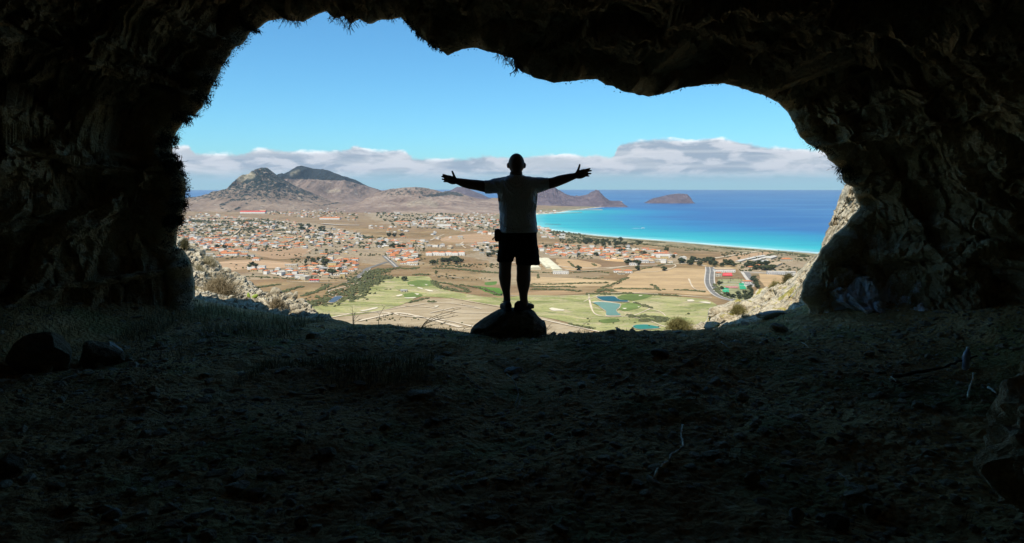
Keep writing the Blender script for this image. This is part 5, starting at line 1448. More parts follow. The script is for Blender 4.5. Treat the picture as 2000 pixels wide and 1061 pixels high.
ledge('rock_buttress', 'bright sunlit rock buttress standing beyond the right wall, lit against the sea',
      [(1580,560),(1640,520),(1690,470),(1730,420),(1720,350),(1700,320)],
      [(1596,505),(1603,490),(1611,462),(1618,442),(1624,423),(1632,410),(1639,394),(1646,376),(1653,362),(1664,350)],
      [9.0, 8.9, 8.7], [10.4, 10.4, 10.2], 0.13, 231, 0.0, nu=320, nv=160, back=((0.3, -0.1), (1.2, -0.6), (2.5, -3)))
# ================================================================== PERSON
PY = 7.42
def P_(px, py, dy=0.0): return at(px, py, PY + dy)
MPX = float(np.linalg.norm(P_(1001, 400) - P_(1000, 400)))
def ring_stack(rs, n=28, p=2.4, mb=None):
    """rs: (left px, right px, py, half depth, dy) top to bottom"""
    V, F = [], []
    for l, r, py, hd, dy in rs:
        c = P_((l + r) / 2, py, dy); hw = (r - l) / 2 * MPX
        for k in range(n):
            t = 2 * math.pi * k / n; ct, st = math.cos(t), math.sin(t)
            V.append(c + np.array([hw * math.copysign(abs(ct) ** (2 / p), ct), hd * math.copysign(abs(st) ** (2 / p), st), 0]))
    m = len(rs)
    for i in range(m - 1):
        for k in range(n):
            k2 = (k + 1) % n; F.append((i * n + k, (i + 1) * n + k, (i + 1) * n + k2, i * n + k2))
    F.append(tuple(range(n))); F.append(tuple((m - 1) * n + k for k in range(n))[::-1])
    return (mb or MB()).add(V, F)
def limb(mb, pts, n=14):
    """pts: (px, py, dy, radius m); rounded ends"""
    C = [P_(a, b_, c) for a, b_, c, r in pts]; R = [q[3] for q in pts]
    Cs = smooth_line(C, 5); Rs = np.interp(np.linspace(0, len(R) - 1, len(Cs)), range(len(R)), R)
    d0 = Cs[0] - Cs[1]; d0 /= np.linalg.norm(d0); d1 = Cs[-1] - Cs[-2]; d1 /= np.linalg.norm(d1)
    L = [Cs[0] + d0 * Rs[0] * .95, Cs[0] + d0 * Rs[0] * .75, Cs[0] + d0 * Rs[0] * .4] + list(Cs) + [Cs[-1] + d1 * Rs[-1] * .4, Cs[-1] + d1 * Rs[-1] * .75, Cs[-1] + d1 * Rs[-1] * .95]
    RR = [Rs[0] * .3, Rs[0] * .66, Rs[0] * .92] + list(Rs) + [Rs[-1] * .92, Rs[-1] * .66, Rs[-1] * .3]
    return mb.tube(L, RR, n)
def remesh(o, vox, smooth=2):
    m = o.modifiers.new('remesh', 'REMESH'); m.mode = 'VOXEL'; m.voxel_size = vox; m.use_smooth_shade = True
    if smooth:
        s = o.modifiers.new('smooth', 'SMOOTH'); s.factor = 0.5; s.iterations = smooth
    return o
def freeze(o):
    dg = bpy.context.evaluated_depsgraph_get(); dg.update()
    me = bpy.data.meshes.new_from_object(o.evaluated_get(dg)); o.modifiers.clear(); old = o.data; o.data = me
    return o
feet_z = at(1005, 604, PY)[2]
man = empty('person', (P_(1010, 604)[0], PY, feet_z))
tag(man, 'man seen from behind, arms spread wide, in pale T-shirt and dark shorts on the boulder', 'person')
def child(mb, name, mat):
    o = mb.build(name, mat, None, True); o.parent = man
    o.location = (-man.location[0], -man.location[1], -man.location[2]); return o
M_SKIN = plain("tanned_skin", (0.20, 0.11, 0.075), 0.6, 0.12, 6, 0.3)
b = MB()
# torso, neck
ring_stack([(996,1020,336,.055,0.01),(995,1021,345,.06,0),(985,1032,349,.075,0),(975,1043,355,.09,0),(973,1045,370,.10,0),(975,1046,390,.11,0),(977,1047,420,.115,0),(978,1048,450,.12,0),(979,1046,475,.115,0),(984,1042,488,.10,0)], mb=b)
# head: skull, jaw, nose, ears, brow
V, F = ico(4); V = V.copy(); hc = P_(1008.6, 321.5, 0.015)
zz_ = V[:, 2].copy()
wx = 0.0905 * np.where(zz_ < 0, 1 - 0.22 * (-zz_) ** 1.4, 1)
V = np.column_stack([V[:, 0] * wx, V[:, 1] * np.where(V[:, 1] < 0, 0.098, 0.096), V[:, 2] * np.where(zz_ > 0, 0.122, 0.118)]) 
fr = (V[:, 1] > 0.03)
V[:, 1] += fr * (0.010 * np.exp(-((V[:, 2] - 0.035) / 0.012) ** 2) - 0.012 * np.exp(-((V[:, 2] - 0.012) / 0.012) ** 2) * np.exp(-((np.abs(V[:, 0]) - 0.032) / 0.014) ** 2) + 0.010 * np.exp(-((V[:, 2] + 0.105) / 0.02) ** 2))
b.add(V + hc, [tuple(f) for f in F])
b.tube([hc + np.array([0, .088, .02]), hc + np.array([0, .104, -.012]), hc + np.array([0, .110, -.028]), hc + np.array([0, .088, -.040])], [.008, .012, .016, .010], 10)
b.tube([hc + np.array([-.026, .082, -.062]), hc + np.array([0, .094, -.060]), hc + np.array([.026, .082, -.062])], [.004, .008, .004], 8)
b.tube([hc + np.array([-.022, .082, -.070]), hc + np.array([0, .093, -.072]), hc + np.array([.022, .082, -.070])], [.004, .008, .004], 8)
for s in (-1, 1):
    e = hc + np.array([s * .0855, -.004, -.012])
    b.tube([e + np.array([0, 0, .028]), e + np.array([s * .009, -.012, .020]), e + np.array([s * .011, -.014, 0]), e + np.array([s * .008, -.008, -.020]), e + np.array([0, 0, -.028])], [.006, .010, .011, .009, .006], 8)
# arms
limb(b, [(985,356,0,.062),(968,362,0,.070),(950,364.5,0,.066),(932,361.8,0,.0595),(920,360.3,0,.056),(906,357.6,0,.050),(897,355,0,.040),(890.5,353.5,0,.033)])
limb(b, [(1033,356,0,.062),(1050,360,0,.070),(1066,359.5,0,.064),(1080,357,0,.059),(1093,352.6,0,.057),(1105,349,0,.050),(1115,346,0,.042),(1124.5,343.3,0,.033)])
def hand(wrist, palm, fingers, thumb):
    limb(b, [(wrist[0], wrist[1], 0, .030)] + [(q[0], q[1], .004, .020) for q in palm[0]], 10)
    limb(b, [(wrist[0], wrist[1], 0, .030)] + [(q[0], q[1], .004, .020) for q in palm[1]], 10)
    limb(b, [(wrist[0], wrist[1], 0, .028)] + [(q[0], q[1], .002, .021) for q in palm[2]], 10)
    for (bx, by), (tx, ty), r in fingers:
        mx, my = (bx + tx) / 2, (by + ty) / 2
        limb(b, [(bx, by, .004, r * 1.3), (bx * .66 + tx * .34, by * .66 + ty * .34, .006, r * 1.26), (bx * .3 + tx * .7, by * .3 + ty * .7, .012, r * 1.22), (tx, ty, .018, r * 1.1)], 10)
    limb(b, [(q[0], q[1], q[2], q[3]) for q in thumb], 10)
hand((891,354.2), [[(884,348.5),(876.5,345.6)], [(884,357),(876.5,354.4)], [(884,352.5),(876,350)]],
     [((877,344.8),(865.6,341.2),.0082), ((876.2,348.0),(863.4,345.0),.0086), ((876.2,351.6),(864,350.2),.0082), ((877,355.0),(867.0,354.9),.0072)],
     [(889.5,350,0,.018), (887,344,0.0,.0135), (885,339.2,.002,.0125), (883.3,335.2,.004,.0105)])
hand((1124.5,343.6), [[(1132,336.5),(1140,333.4)], [(1133,346),(1140.5,343.6)], [(1132,341),(1141,338.5)]],
     [((1139.5,332.8),(1152,329.6),.0082), ((1141,335.8),(1154.4,333.6),.0086), ((1141.4,339.6),(1153.8,339.2),.0082), ((1140.6,343.4),(1150.2,344.0),.0072)],
     [(1126,339,0,.018), (1129,332.5,0,.0135), (1131,327,.002,.0125), (1132.2,322.2,.004,.0105)])
# legs
limb(b, [(990,480,0,.085),(987.5,505,0,.078),(986.8,518,0,.072),(986.4,530,-.004,.069),(986.3,541,-.014,.071),(987.2,555,-.010,.061),(988.8,569,0,.044),(990,580,.004,.039),(990,592,.006,.043)], 20)
limb(b, [(1030,480,0,.09),(1026,505,0,.086),(1023,519,0,.081),(1022.8,533,-.004,.079),(1022.6,547,-.014,.081),(1022.4,560,-.010,.069),(1022.4,572,0,.051),(1022.6,582,.004,.045),(1024,593,.006,.046)], 20)
body = child(b, 'body', M_SKIN); remesh(body, 0.0042, 1); freeze(body)
# eyes
for s in (-1, 1):
    V, F = ico(2); child(MB().add(V * .0115 + hc + np.array([s * .031, .080, .012]), [tuple(f) for f in F]), 'eye', plain("eye_white", (0.7, 0.7, 0.68), 0.3))
# T-shirt
def mat_cloth(col, bands):
    def fn(nt, b):
        p = nt.obj()
        n = nt.noise(p, 30, 3, 0.6)
        nt.link(nt.mix(n, tuple(x * .9 for x in col), tuple(x * 1.08 for x in col)), b.inputs['Base Color'])
        f = nt.noise(nt.mapping(p, (bands[0], bands[1], bands[2])), 1.0, 4, 0.6, 1.6)
        f = nt.math('ABSOLUTE', nt.math('SUBTRACT', f, 0.5))
        w = nt.noise(p, 260, 2, 0.5)
        nt.link(nt.bump(nt.math('ADD', nt.math('MULTIPLY', f, 4.0), nt.math('MULTIPLY', w, .03)), 0.75, 0.04), b.inputs['Normal'])
    return fn
M_SHIRT = material("pale_cotton", mat_cloth((0.82, 0.83, 0.90), (9, 9, 3.2)), 0.95, 0.1)
M_SHORTS = material("dark_cotton", mat_cloth((0.014, 0.014, 0.016), (7, 7, 2.5)), 0.95, 0.1)
b = MB()
ring_stack([(994,1022,342.8,.066,0),(988,1029,344.6,.074,0),(978,1040,348,.090,0),(970,1048,353,.105,0),(968.5,1049.5,362,.118,0),(970,1049,373,.126,0),(971.8,1050,383,.131,0),(973.5,1049.2,395,.134,0),(974.8,1047.8,408,.137,0),(975.8,1047,420,.140,0),(976,1048.5,434,.143,0),(975.6,1050,446,.146,0),(975.8,1051,453.5,.148,0)], n=40, mb=b)
limb_pts_l = [(988,358,0,.075),(968,363,0,.085),(956,364.5,0,.076),(946.5,365.2,0,.0705)]
limb_pts_r = [(1030,358,0,.075),(1050,361,0,.088),(1062,360.2,0,.077),(1072,359.0,0,.0675)]
for lp in (limb_pts_l, limb_pts_r):
    C = smooth_line([P_(a, c, d) for a, c, d, r in lp], 5); Rr = np.interp(np.linspace(0, 3, len(C)), range(4), [q[3] for q in lp]); b.tube(list(C), list(Rr), 22)
# folds: soft raised drapes below the collar, along the sleeves and at the hem
def fold(pts, r=.007): b.tube(list(smooth_line([P_(a, c, -d) for a, c, d in pts], 6)), [r * .3] + [r] * (len(pts) * 6 - 7) + [r * .3], 8)
fold([(986,350,.095),(996,362,.124),(1008,368,.130),(1020,362,.124),(1031,350,.098)])
fold([(989,348,.085),(998,357,.116),(1008,361,.120),(1018,357,.116),(1028,348,.088)], .008)
fold([(984,356,.108),(994,372,.130),(1005,380,.135)], .006); fold([(1033,356,.108),(1026,370,.130),(1016,380,.135)], .006)
fold([(972,384,.05),(978,400,.112),(985,416,.134),(990,430,.140)], .006); fold([(1046,386,.06),(1041,402,.110),(1038,420,.130),(1036,436,.136)], .006)
fold([(976,436,.06),(990,446,.135),(1010,449,.149),(1032,445,.138),(1048,434,.07)], .006); fold([(977,444,.07),(994,451.5,.142),(1014,453.5,.150),(1034,451,.140)], .006)
fold([(952,352,.03),(960,358,.07),(970,362,.105)], .007); fold([(1052,346,.02),(1056,356,.07),(1060,366,.07)], .007); fold([(1064,347,.02),(1066,356,.06),(1066,364,.06)], .006)
fold([(1044,396,.09),(1046,404,.08),(1047,412,.06)], .006)
shirt = child(b, 't_shirt', M_SHIRT); remesh(shirt, 0.0065, 2)
tx = bpy.data.textures.new('cloth_creases', 'CLOUDS'); tx.noise_scale = 0.09; tx.noise_depth = 2
dm = shirt.modifiers.new('creases', 'DISPLACE'); dm.texture = tx; dm.strength = 0.022; dm.mid_level = 0.5
freeze(shirt)
b = MB()
b.tube(list(smooth_line([P_(1008.5 + 13.6 * math.cos(t), 343.6 + 2.0 * math.sin(t) * 0, 0.066 * math.sin(t)) for t in np.linspace(0, 2 * math.pi, 14)], 3)), .009, 8)
child(b, 'collar', M_SHIRT)
# shorts
b = MB()
ring_stack([(977.5,1048.5,447,.128,0),(974.5,1049.5,462,.135,0),(973,1049.8,476,.136,0),(972.6,1051,488,.128,0),(973.5,1051,496,.10,0)], n=36, mb=b)
ring_stack([(973.5,1007,482,.118,0),(971.5,1006,495,.112,0),(970.4,1004.2,505,.105,0),(970.2,1002.6,510.5,.102,0)], mb=b)
ring_stack([(1007,1051,482,.118,0),(1007,1052.5,495,.115,0),(1007.2,1054,508,.112,0),(1007.4,1055,516.5,.110,0)], mb=b)
sh = child(b, 'shorts', M_SHORTS); remesh(sh, 0.008, 2)
dm = sh.modifiers.new('creases', 'DISPLACE'); dm.texture = tx; dm.strength = 0.018; dm.mid_level = 0.5
freeze(sh)
# waist bag and clip on the left hip
M_BAG = plain("black_nylon", (0.012, 0.012, 0.013), 0.7, 0.1, 8)
bag = child(MB().add(*[(lambda V, F: (V * np.array([.035, .055, .072]) + P_(971.5, 459.5, -.02), [tuple(f) for f in F]))(np.sign(ico(3)[0]) * np.abs(ico(3)[0]) ** .55, ico(3)[1])][0]), 'waist_bag', M_BAG)
child(MB().tube([P_(966, 463, -.02), P_(963, 467, -.02), P_(961.5, 466, -.02), P_(963.5, 469.5, -.02)], .006, 7), 'clip', M_BAG)
# shoes: soles, uppers, each its own part
M_SHOE = plain("worn_dark_shoe", (0.03, 0.026, 0.022), 0.8, 0.3, 14)
def shoe(px, ang, L=0.285):
    z0 = feet_z; c = P_(px, 596, 0); 
    d = np.array([math.sin(ang), math.cos(ang), 0]); s = np.array([math.cos(ang), -math.sin(ang), 0])
    b = MB(); n = 18; V = []; prof = [(-.42, .030, .040), (-.38, .039, .085), (-.28, .043, .100), (-.12, .043, .095), (.05, .046, .075), (.22, .051, .060), (.38, .046, .048), (.50, .030, .034), (.545, .012, .02)]
    for t, hw, h in prof:
        for k in range(n):
            a = 2 * math.pi * k / n; V.append(np.array([c[0], PY + .02, z0]) + d * t * L / .95 * 1.0 + s * hw * math.cos(a) + np.array([0, 0, h * .5 + h * .5 * math.sin(a) ** 1 + .004]))
    F = [(i * n + k, i * n + (k + 1) % n, (i + 1) * n + (k + 1) % n, (i + 1) * n + k) for i in range(len(prof) - 1) for k in range(n)] + [tuple(range(n))[::-1], tuple((len(prof) - 1) * n + k for k in range(n))]
    b.add(V, F)
    return child(b, 'shoe', M_SHOE), c, d, s
for px, ang in ((988.5, -0.25), (1022.5, 0.75)):
    so, c, d, s = shoe(px, ang)
    b = MB(); pr = [(-.43, .030), (-.30, .042), (0, .043), (.22, .052), (.42, .044), (.54, .020)]; V = []
    for z in (feet_z - .006, feet_z + .018):
        for t, hw in pr: V.append(np.array([c[0], PY + .02, z]) + d * t * .30 + s * hw)
        for t, hw in pr[::-1]: V.append(np.array([c[0], PY + .02, z]) + d * t * .30 - s * hw)
    m = 12; b.add(V, [tuple(range(m))[::-1], tuple(range(m, 2 * m))] + [(k, (k + 1) % m, m + (k + 1) % m, m + k) for k in range(m)])
    child(b, 'shoe_sole', plain("shoe_rubber", (0.02, 0.02, 0.02), 0.9))
    b = MB()
    for t in (.0, .05, .10): q = np.array([c[0], PY + .02, feet_z + .095 - t * .35]) + d * t; b.tube([q - s * .03, q + d * .005 + np.array([0, 0, .008]), q + s * .03], .003, 6)
    child(b, 'shoelace', M_BAG)

# ================================================================== BOULDER UNDER THE MAN
bprof = [(912,668),(917,655),(919,646),(926,637),(938,628),(951,619.5),(962,613),(973,607),(985,603.5),(1000,603),(1020,603.5),(1036,605),(1044,610),(1052,621),(1059,627),(1065,630),(1067.5,640),(1068,655),(1071,668)]
M_BOULD = rock_mat("boulder_rock", [(0.16, 0.12, 0.07), (0.30, 0.235, 0.15), (0.45, 0.37, 0.25)], (0.34, 0.31, 0.25), 1.0, 0.5, 2.2)
bx = np.array([P_(a, c)[0] for a, c in bprof]); bz = np.array([P_(a, c)[2] for a, c in bprof])
u = np.linspace(0, 1, 150); v = np.linspace(-1, 1, 110); U, Vv = np.meshgrid(u, v)
X = np.interp(U, np.linspace(0, 1, len(bx)), bx); Z0 = np.interp(U, np.linspace(0, 1, len(bx)), bz); zb = bz.min() - .10
dep = 0.34 * np.sin(np.pi * np.clip(U, .02, .98)) ** .45
sh_ = (1 - np.abs(Vv) ** 2.6) ** .8
Zb = zb + (Z0 - zb) * sh_
Yb = PY + .04 + Vv * dep * np.where(Vv < 0, 0.72, 0.98)
nn_ = fbm(X * 5, Yb * 5, Zb * 7, 4, 301, ridged=True); n2_ = fbm(X * 14, Yb * 14, Zb * 18, 4, 305)
topm = np.clip((Z0 - Zb) * 8, 0, 1)
Yb = Yb + (0.06 * nn_ + 0.015 * n2_) * np.sign(Vv) * np.clip(np.abs(Vv) * 2, 0, 1)
Zb = Zb - (np.abs(nn_) * .035) * topm * (Vv < 0.1) + .014 * n2_ * topm
bo = link('boulder', grid_mesh('boulder', np.stack([X, Yb, Zb], -1), True), M_BOULD)
tag(bo, 'squat dark boulder at the lip of the cave under the standing man', 'boulder')
# ================================================================== FLOOR LITTER
def floor_pt(px, py):
    d = ray(px, py); t = 1.0
    lo, hi = 0.5, 40.0
    ts = np.linspace(1.5, 14, 400); X = d[0] * ts; Y = d[1] * ts; Z = CAMZ + d[2] * ts
    h = floor_h(X, Y); k = np.argmax(Z < h); 
    if not (Z < h).any(): k = len(ts) - 1
    return np.array([X[k], Y[k], h[k]])
M_STONE = rock_mat("loose_stone", [(0.26, 0.20, 0.12), (0.46, 0.38, 0.26), (0.62, 0.54, 0.41)], (0.52, 0.49, 0.40), 0.7, 0.4, 4)
M_PALE = rock_mat("pale_stone", [(0.38, 0.39, 0.35), (0.52, 0.54, 0.50), (0.64, 0.66, 0.61)], (0.2, 0.2, 0.18), 0.7, 0.4, 4)
# uncountable grit
m = 26000
gx = RNG.uniform(-5.5, 5.5, m); gy = RNG.uniform(1.6, 8.4, m)
k = (vnoise(gx * .9, gy * .9, 0 * gx, 401) > -0.35) & (RNG.uniform(0, 1, m) < .9); gx, gy = gx[k], gy[k]; m = len(gx)
sz = 0.006 + 0.017 * RNG.uniform(0, 1, m) ** 3
sz = np.where(RNG.uniform(0, 1, m) < .05, sz + RNG.uniform(.008, .035, m), sz)
V0g, F0g = rock_verts(1, 5, 7, .15)
A_ = rot_mats(m, RNG, sz, tilt=.5, sc3=np.column_stack([RNG.uniform(.8, 1.7, m), RNG.uniform(.7, 1.3, m), RNG.uniform(.25, .7, m)]))
V, F = merge_instances(V0g, F0g, (A_, np.column_stack([gx, gy, floor_h(gx, gy) + sz * .15])))
tag(link('gravel', raw_mesh('gravel', V, F), M_STONE), 'loose gravel and flakes of rock strewn over the cave floor', 'gravel', kind='stuff')
m = 1500
gx = RNG.uniform(-5, 5, m); gy = RNG.uniform(2.2, 8.0, m); k = vnoise(gx * 1.3 + 9, gy * 1.3, 0 * gx, 411) > -.05; gx, gy = gx[k], gy[k]; m = len(gx)
sz = 0.018 + 0.035 * RNG.uniform(0, 1, m) ** 2.5
V0g, F0g = rock_verts(2, 15, 9, .12)
A_ = rot_mats(m, RNG, sz, tilt=.55, sc3=np.column_stack([RNG.uniform(.9, 1.9, m), RNG.uniform(.7, 1.3, m), RNG.uniform(.18, .5, m)]))
V, F = merge_instances(V0g, F0g, (A_, np.column_stack([gx, gy, floor_h(gx, gy) + sz * .12])))
tag(link('rubble', raw_mesh('rubble', V, F), M_STONE), 'flat flakes and chips of rock lying on the cave floor', 'rubble', kind='stuff')
stones = [  # px, py, width px, height px, material, label
 (95,688,140,84,M_BOULD,'largest dark boulder, far left of the floor, pale facet on its right'), (196,692,84,58,M_BOULD,'dark boulder right beside the largest far-left boulder'),
 (222,688,36,44,M_PALE,'pale greenish block leaning on the dark boulders at the left'), (88,718,34,22,M_STONE,'small upright flake in front of the far-left boulder'),
 (22,915,46,52,M_BOULD,'dark stone cut by the left edge of the picture'), (218,1006,40,30,M_PALE,'pale stone near the bottom left corner'),
 (465,950,50,20,M_STONE,'long flat slab left of the bottom centre'), (498,965,46,14,M_STONE,'thin flat slab just right of the long one at the bottom left'),
 (1005,725,40,14,M_PALE,'flat pale stone in front of the boulder'), (1072,850,20,10,M_PALE,'small pale flat stone at the centre of the floor'),
 (1450,780,26,18,M_STONE,'pale flake in the middle of the right floor'), (1380,764,14,12,M_PALE,'small round stone left of the pale flake'),
 (1151,918,26,18,M_STONE,'round stone left of the white branch'), (1554,1006,30,40,M_PALE,'upright pale stone at the bottom right'),
 (1635,1020,50,40,M_BOULD,'rounded dark stone right of the upright pale stone'), (1467,938,36,26,M_STONE,'dark stone by a hollow right of the white branch'),
 (738,968,30,12,M_STONE,'flat stone right of the bottom slabs'), (962,1018,34,10,M_STONE,'narrow flake at the bottom centre'),
 (500,681,26,10,M_STONE,'flat stone in the grass left of centre'), (298,762,28,16,M_STONE,'stone below the far-left boulders'),
 (590,1018,30,24,M_STONE,'blocky stone at the bottom left of centre'), (1790,790,26,14,M_STONE,'stone below the dark stick at the right'),
 (1700,1000,40,26,M_STONE,'broken stone against the right wall foot'), (1990,840,24,16,M_PALE,'pale chip on the right wall foot at the picture edge'),
 (820,770,60,16,M_STONE,'broad flat stone below the grassy hummock'), (610,655,26,14,M_STONE,'stone behind the grass near the left of the lip'),
 (1505,616,56,14,M_PALE,'pale flat stone at the shadow edge on the right'), (1520,640,40,18,M_STONE,'broken slab below the pale flat one at the right'),
 (1290,690,40,14,M_BOULD,'low dark stone near the lip right of the boulder'), (640,885,44,18,M_STONE,'low stone in the middle of the left floor')]
for k, (px, py, w, h, mt, lb) in enumerate(stones):
    q = floor_pt(px, py + h * .35); s = q[1] / FPX / 2
    V, F = rock_verts(4, 500 + k, 10, .10)
    V = V / np.abs(V).max(0)
    V = V * np.array([w * s * 1.05, max(w, h) * s * .75, h * s * 1.15]); 
    o = link('stone' if w < 80 else 'boulder', raw_mesh('stone', V, F), mt); o.location = q + np.array([0, 0, h * s * .55]); o.rotation_euler = (random.gauss(0, .08), random.gauss(0, .12), random.gauss(0, .15))
    tag(o, lb, 'stone' if w < 80 else 'boulder')
# ---- sticks
M_DRY = plain("bleached_wood", (0.82, 0.74, 0.58), 0.8, 0.25, 30)
M_TWIG = plain("dry_twig", (0.42, 0.36, 0.26), 0.9, 0.3, 30)
M_DST = plain("dark_stick", (0.03, 0.024, 0.018), 0.9, 0.3, 30)
def stick(pts, r, mat, lb, name='stick', cat='stick', lift=.012):
    P = [floor_pt(a, c) + np.array([0, 0, lift + (random.random() * .02 if i not in (0, len(pts) - 1) else 0)]) for i, (a, c) in enumerate(pts)]
    L = smooth_line(P, 5); L = L + np.random.default_rng(int(pts[0][0])).normal(0, r * .35, L.shape); R = np.linspace(r, r * .5, len(L)) * (1 + .3 * np.array([random.uniform(-1, 1) for _ in L]))
    o = MB().tube(list(L), list(R), 8).build(name, mat, None, True)
    if cat: tag(o, lb, cat)
    return o
stick([(1277,938),(1284,928),(1290,920),(1303,912),(1309,904),(1312,897),(1324,890),(1333,884),(1334,872),(1331,862),(1331,848),(1334,832)][::1], .0095, M_DRY, 'bent bleached white branch lying alone on the floor right of centre', 'branch', 'branch')
stick([(1281,921),(1287,908)], .003, M_TWIG, 'tiny straight twig beside the bent white branch')
stick([(1745,748),(1790,742),(1835,735),(1870,720),(1907,706)], .014, M_DST, 'long dark stick rising over the bottle at the right', lift=.05)
stick([(1755,760),(1790,752),(1818,738)], .008, M_DST, 'short dark stick crossing under the long one at the right')
stick([(1890,785),(1894,765),(1898,752),(1902,735)], .010, M_DRY, 'straight bleached stick below the bottle at the right')
stick([(1931,762),(1944,772)], .009, M_DRY, 'short bleached stick end by the right wall')
stick([(1739,740),(1744,748),(1752,753)], .004, M_DRY, 'thin pale twig at the left end of the long dark stick'); stick([(1548,686),(1580,684),(1600,688),(1614,691)], .006, M_DRY, 'thin bleached twig near the right part of the lip')
stick([(1580,684),(1572,678),(1566,672)], .004, M_DRY, 'tiny pale twig forking behind the thin bleached twig')
stick([(1408,672),(1418,681),(1428,688)], .004, M_DRY, 'short pale twig left of the thin bleached twig'); stick([(565,772),(600,775),(622,771)], .009, M_TWIG, 'brown twig lying flat left of the grassy hummock')
stick([(105,752),(120,750),(140,742),(150,735)], .005, M_TWIG, 'pale root stem below the far-left boulders'); stick([(1005,800),(1012,775),(1004,755),(990,735)], .005, M_TWIG, 'tall bent dead stem right below the boulder', lift=.02)
stick([(1010,802),(1016,790),(1020,780)], .004, M_TWIG, 'short dead stem beside the tall bent one'); stick([(962,783),(967,776),(958,762)], .004, M_TWIG, 'small forked dead stem left of the bent one')
stick([(1640,930),(1652,945),(1660,952)], .006, M_TWIG, 'short brown stick near the bottom right stones'); stick([(270,800),(300,812),(330,820)], .005, M_TWIG, 'thin stem lying at the left middle of the floor'); stick([(770,940),(800,925),(830,905)], .0035, M_TWIG, 'long thin dark stem at the bottom centre')
stick([(1150,818),(1160,826)], .003, M_TWIG, 'tiny twig at the centre right'); stick([(480,790),(500,800),(522,806)], .005, M_TWIG, 'curved twig at the left middle of the floor')
# ---- plastic bottle
q = floor_pt(1886, 722); bt = empty('bottle', q + np.array([0, 0, .02]), 0.3); tag(bt, 'crumpled pale plastic bottle under the long dark stick by the right wall', 'bottle')
M_PET = plain("cloudy_plastic", (0.40, 0.40, 0.50), 0.3, 0.3, 12, 0.5)
MB().tube([(0, 0, -.03), (0, 0, 0), (.002, .003, .05), (-.003, .002, .08), (.002, 0, .12), (.003, 0, .14), (.004, 0, .16)], [.026, .031, .028, .032, .030, .018, .012], 14).build('bottle_body', M_PET, bt, True)
MB().tube([(.004, 0, .16), (.004, 0, .178)], .014, 12).build('cap', M_WHITE, bt)
# ================================================================== GRASS AND WEEDS
M_STRAW = mat_leaf("dry_grass", (0.16, 0.135, 0.07), (0.30, 0.25, 0.14)); M_GRS = mat_leaf("shade_grass", (0.14, 0.15, 0.08), (0.38, 0.34, 0.20))
M_VEG = mat_leaf("rim_plants", (0.012, 0.014, 0.008), (0.035, 0.036, 0.02))
def blades(P, N, h, w, rng, lean=.5, n=3, dirs=None):
    """P (m,3) roots -> tapered bent blades"""
    m = len(P); a = rng.uniform(0, 2 * math.pi, m)
    d = np.column_stack([np.cos(a), np.sin(a), np.zeros(m)]) if dirs is None else dirs
    sidev = np.column_stack([-d[:, 1], d[:, 0], np.zeros(m)]); sidev /= np.linalg.norm(sidev, axis=1)[:, None] + 1e-6
    V = []; F = []
    up = np.tile(np.array(N, float), (m, 1)) if np.ndim(N) == 1 else N
    le = rng.uniform(.2, 1, m) * lean
    for i in range(n + 1):
        t = i / n; c = P + up * (h * t * (1 - .25 * t * le))[:, None] + d * (h * le * t * t)[:, None]
        ww = w * (1 - t) ** .7 * .5 + 1e-5
        V.append(c - sidev * ww[:, None]); V.append(c + sidev * ww[:, None])
    V = np.stack(V, 1); k = 2 * (n + 1); F0 = np.array([[2 * i, 2 * i + 1, 2 * i + 3, 2 * i + 2] for i in range(n)])
    return V.reshape(-1, 3), (F0[None] + (np.arange(m) * k)[:, None, None]).reshape(-1, 4)
def grass_patch(spec, mat, name, label, seed):
    r = np.random.default_rng(seed); VV, FF, n0 = [], [], 0
    for (x0, x1, y0, y1, n, hh) in spec:
        X = r.uniform(x0, x1, n); Y = r.uniform(y0, y1, n); k = vnoise(X * 3, Y * 3, 0 * X, seed) > -.25; X, Y = X[k], Y[k]
        V, F = blades(np.column_stack([X, Y, floor_h(X, Y) - .005]), (0, 0, 1), r.uniform(.4, 1.2, len(X)) * hh, r.uniform(.003, .006, len(X)), r, 1.0)
        VV.append(V); FF.append(F + n0); n0 += len(V)
    return tag(link(name, raw_mesh(name, np.concatenate(VV), np.concatenate(FF)), mat), label, 'grass', kind='stuff')
grass_patch([(-2.3, -.7, 5.3, 6.1, 2600, .13), (-.6, 1.2, 6.6, 7.3, 700, .07), (-4.2, -2.4, 6.9, 8.3, 2600, .16), (-2.6, -.5, 7.7, 8.6, 3200, .06), (.4, 3.4, 7.6, 8.6, 3000, .045), (-5.5, -3.0, 5.8, 7.6, 1500, .12), (1.0, 2.3, 6.0, 6.8, 500, .06), (-3.5, 3.5, 2.5, 7.5, 1600, .05)], M_GRS, 'grass', 'sparse dry grass on the shaded cave floor and lip', 601)
# dead weeds standing against the view
def weed(px, py, stems, lb, r0=.0035):
    q = floor_pt(px, py); q = np.array([q[0], 8.35, at(px, py, 8.35)[2] - .03]); b = MB()
    for (dx, dy, h) in stems:
        p0 = q; p2 = at(px + dx, py - h, 8.35 + dy); p1 = (p0 + p2) / 2 + np.array([-.25 * (p2[0] - p0[0]), 0, .02])
        L = smooth_line([p0, p1, p2], 5); b.tube(list(L), list(np.linspace(r0, r0 * .45, len(L))), 5)
        for t in (5, 7, 9):
            s = 1 if random.random() < .5 else -1; b.tube([L[t], L[t] + np.array([s * .03, .01, .035])], [r0 * .5, r0 * .3], 4)
    return tag(b.build('dead_weed', M_TWIG), lb, 'dead plant')
weed(692, 636, [(-4,0,38),(2,.05,26),(8,0,18),(-2,.05,22),(14,0,12)], 'upright dead weed, leftmost of those standing against the view')
weed(742, 634, [(10,0,36),(0,.03,14)], 'single leaning dead stem, second weed from the left on the lip')
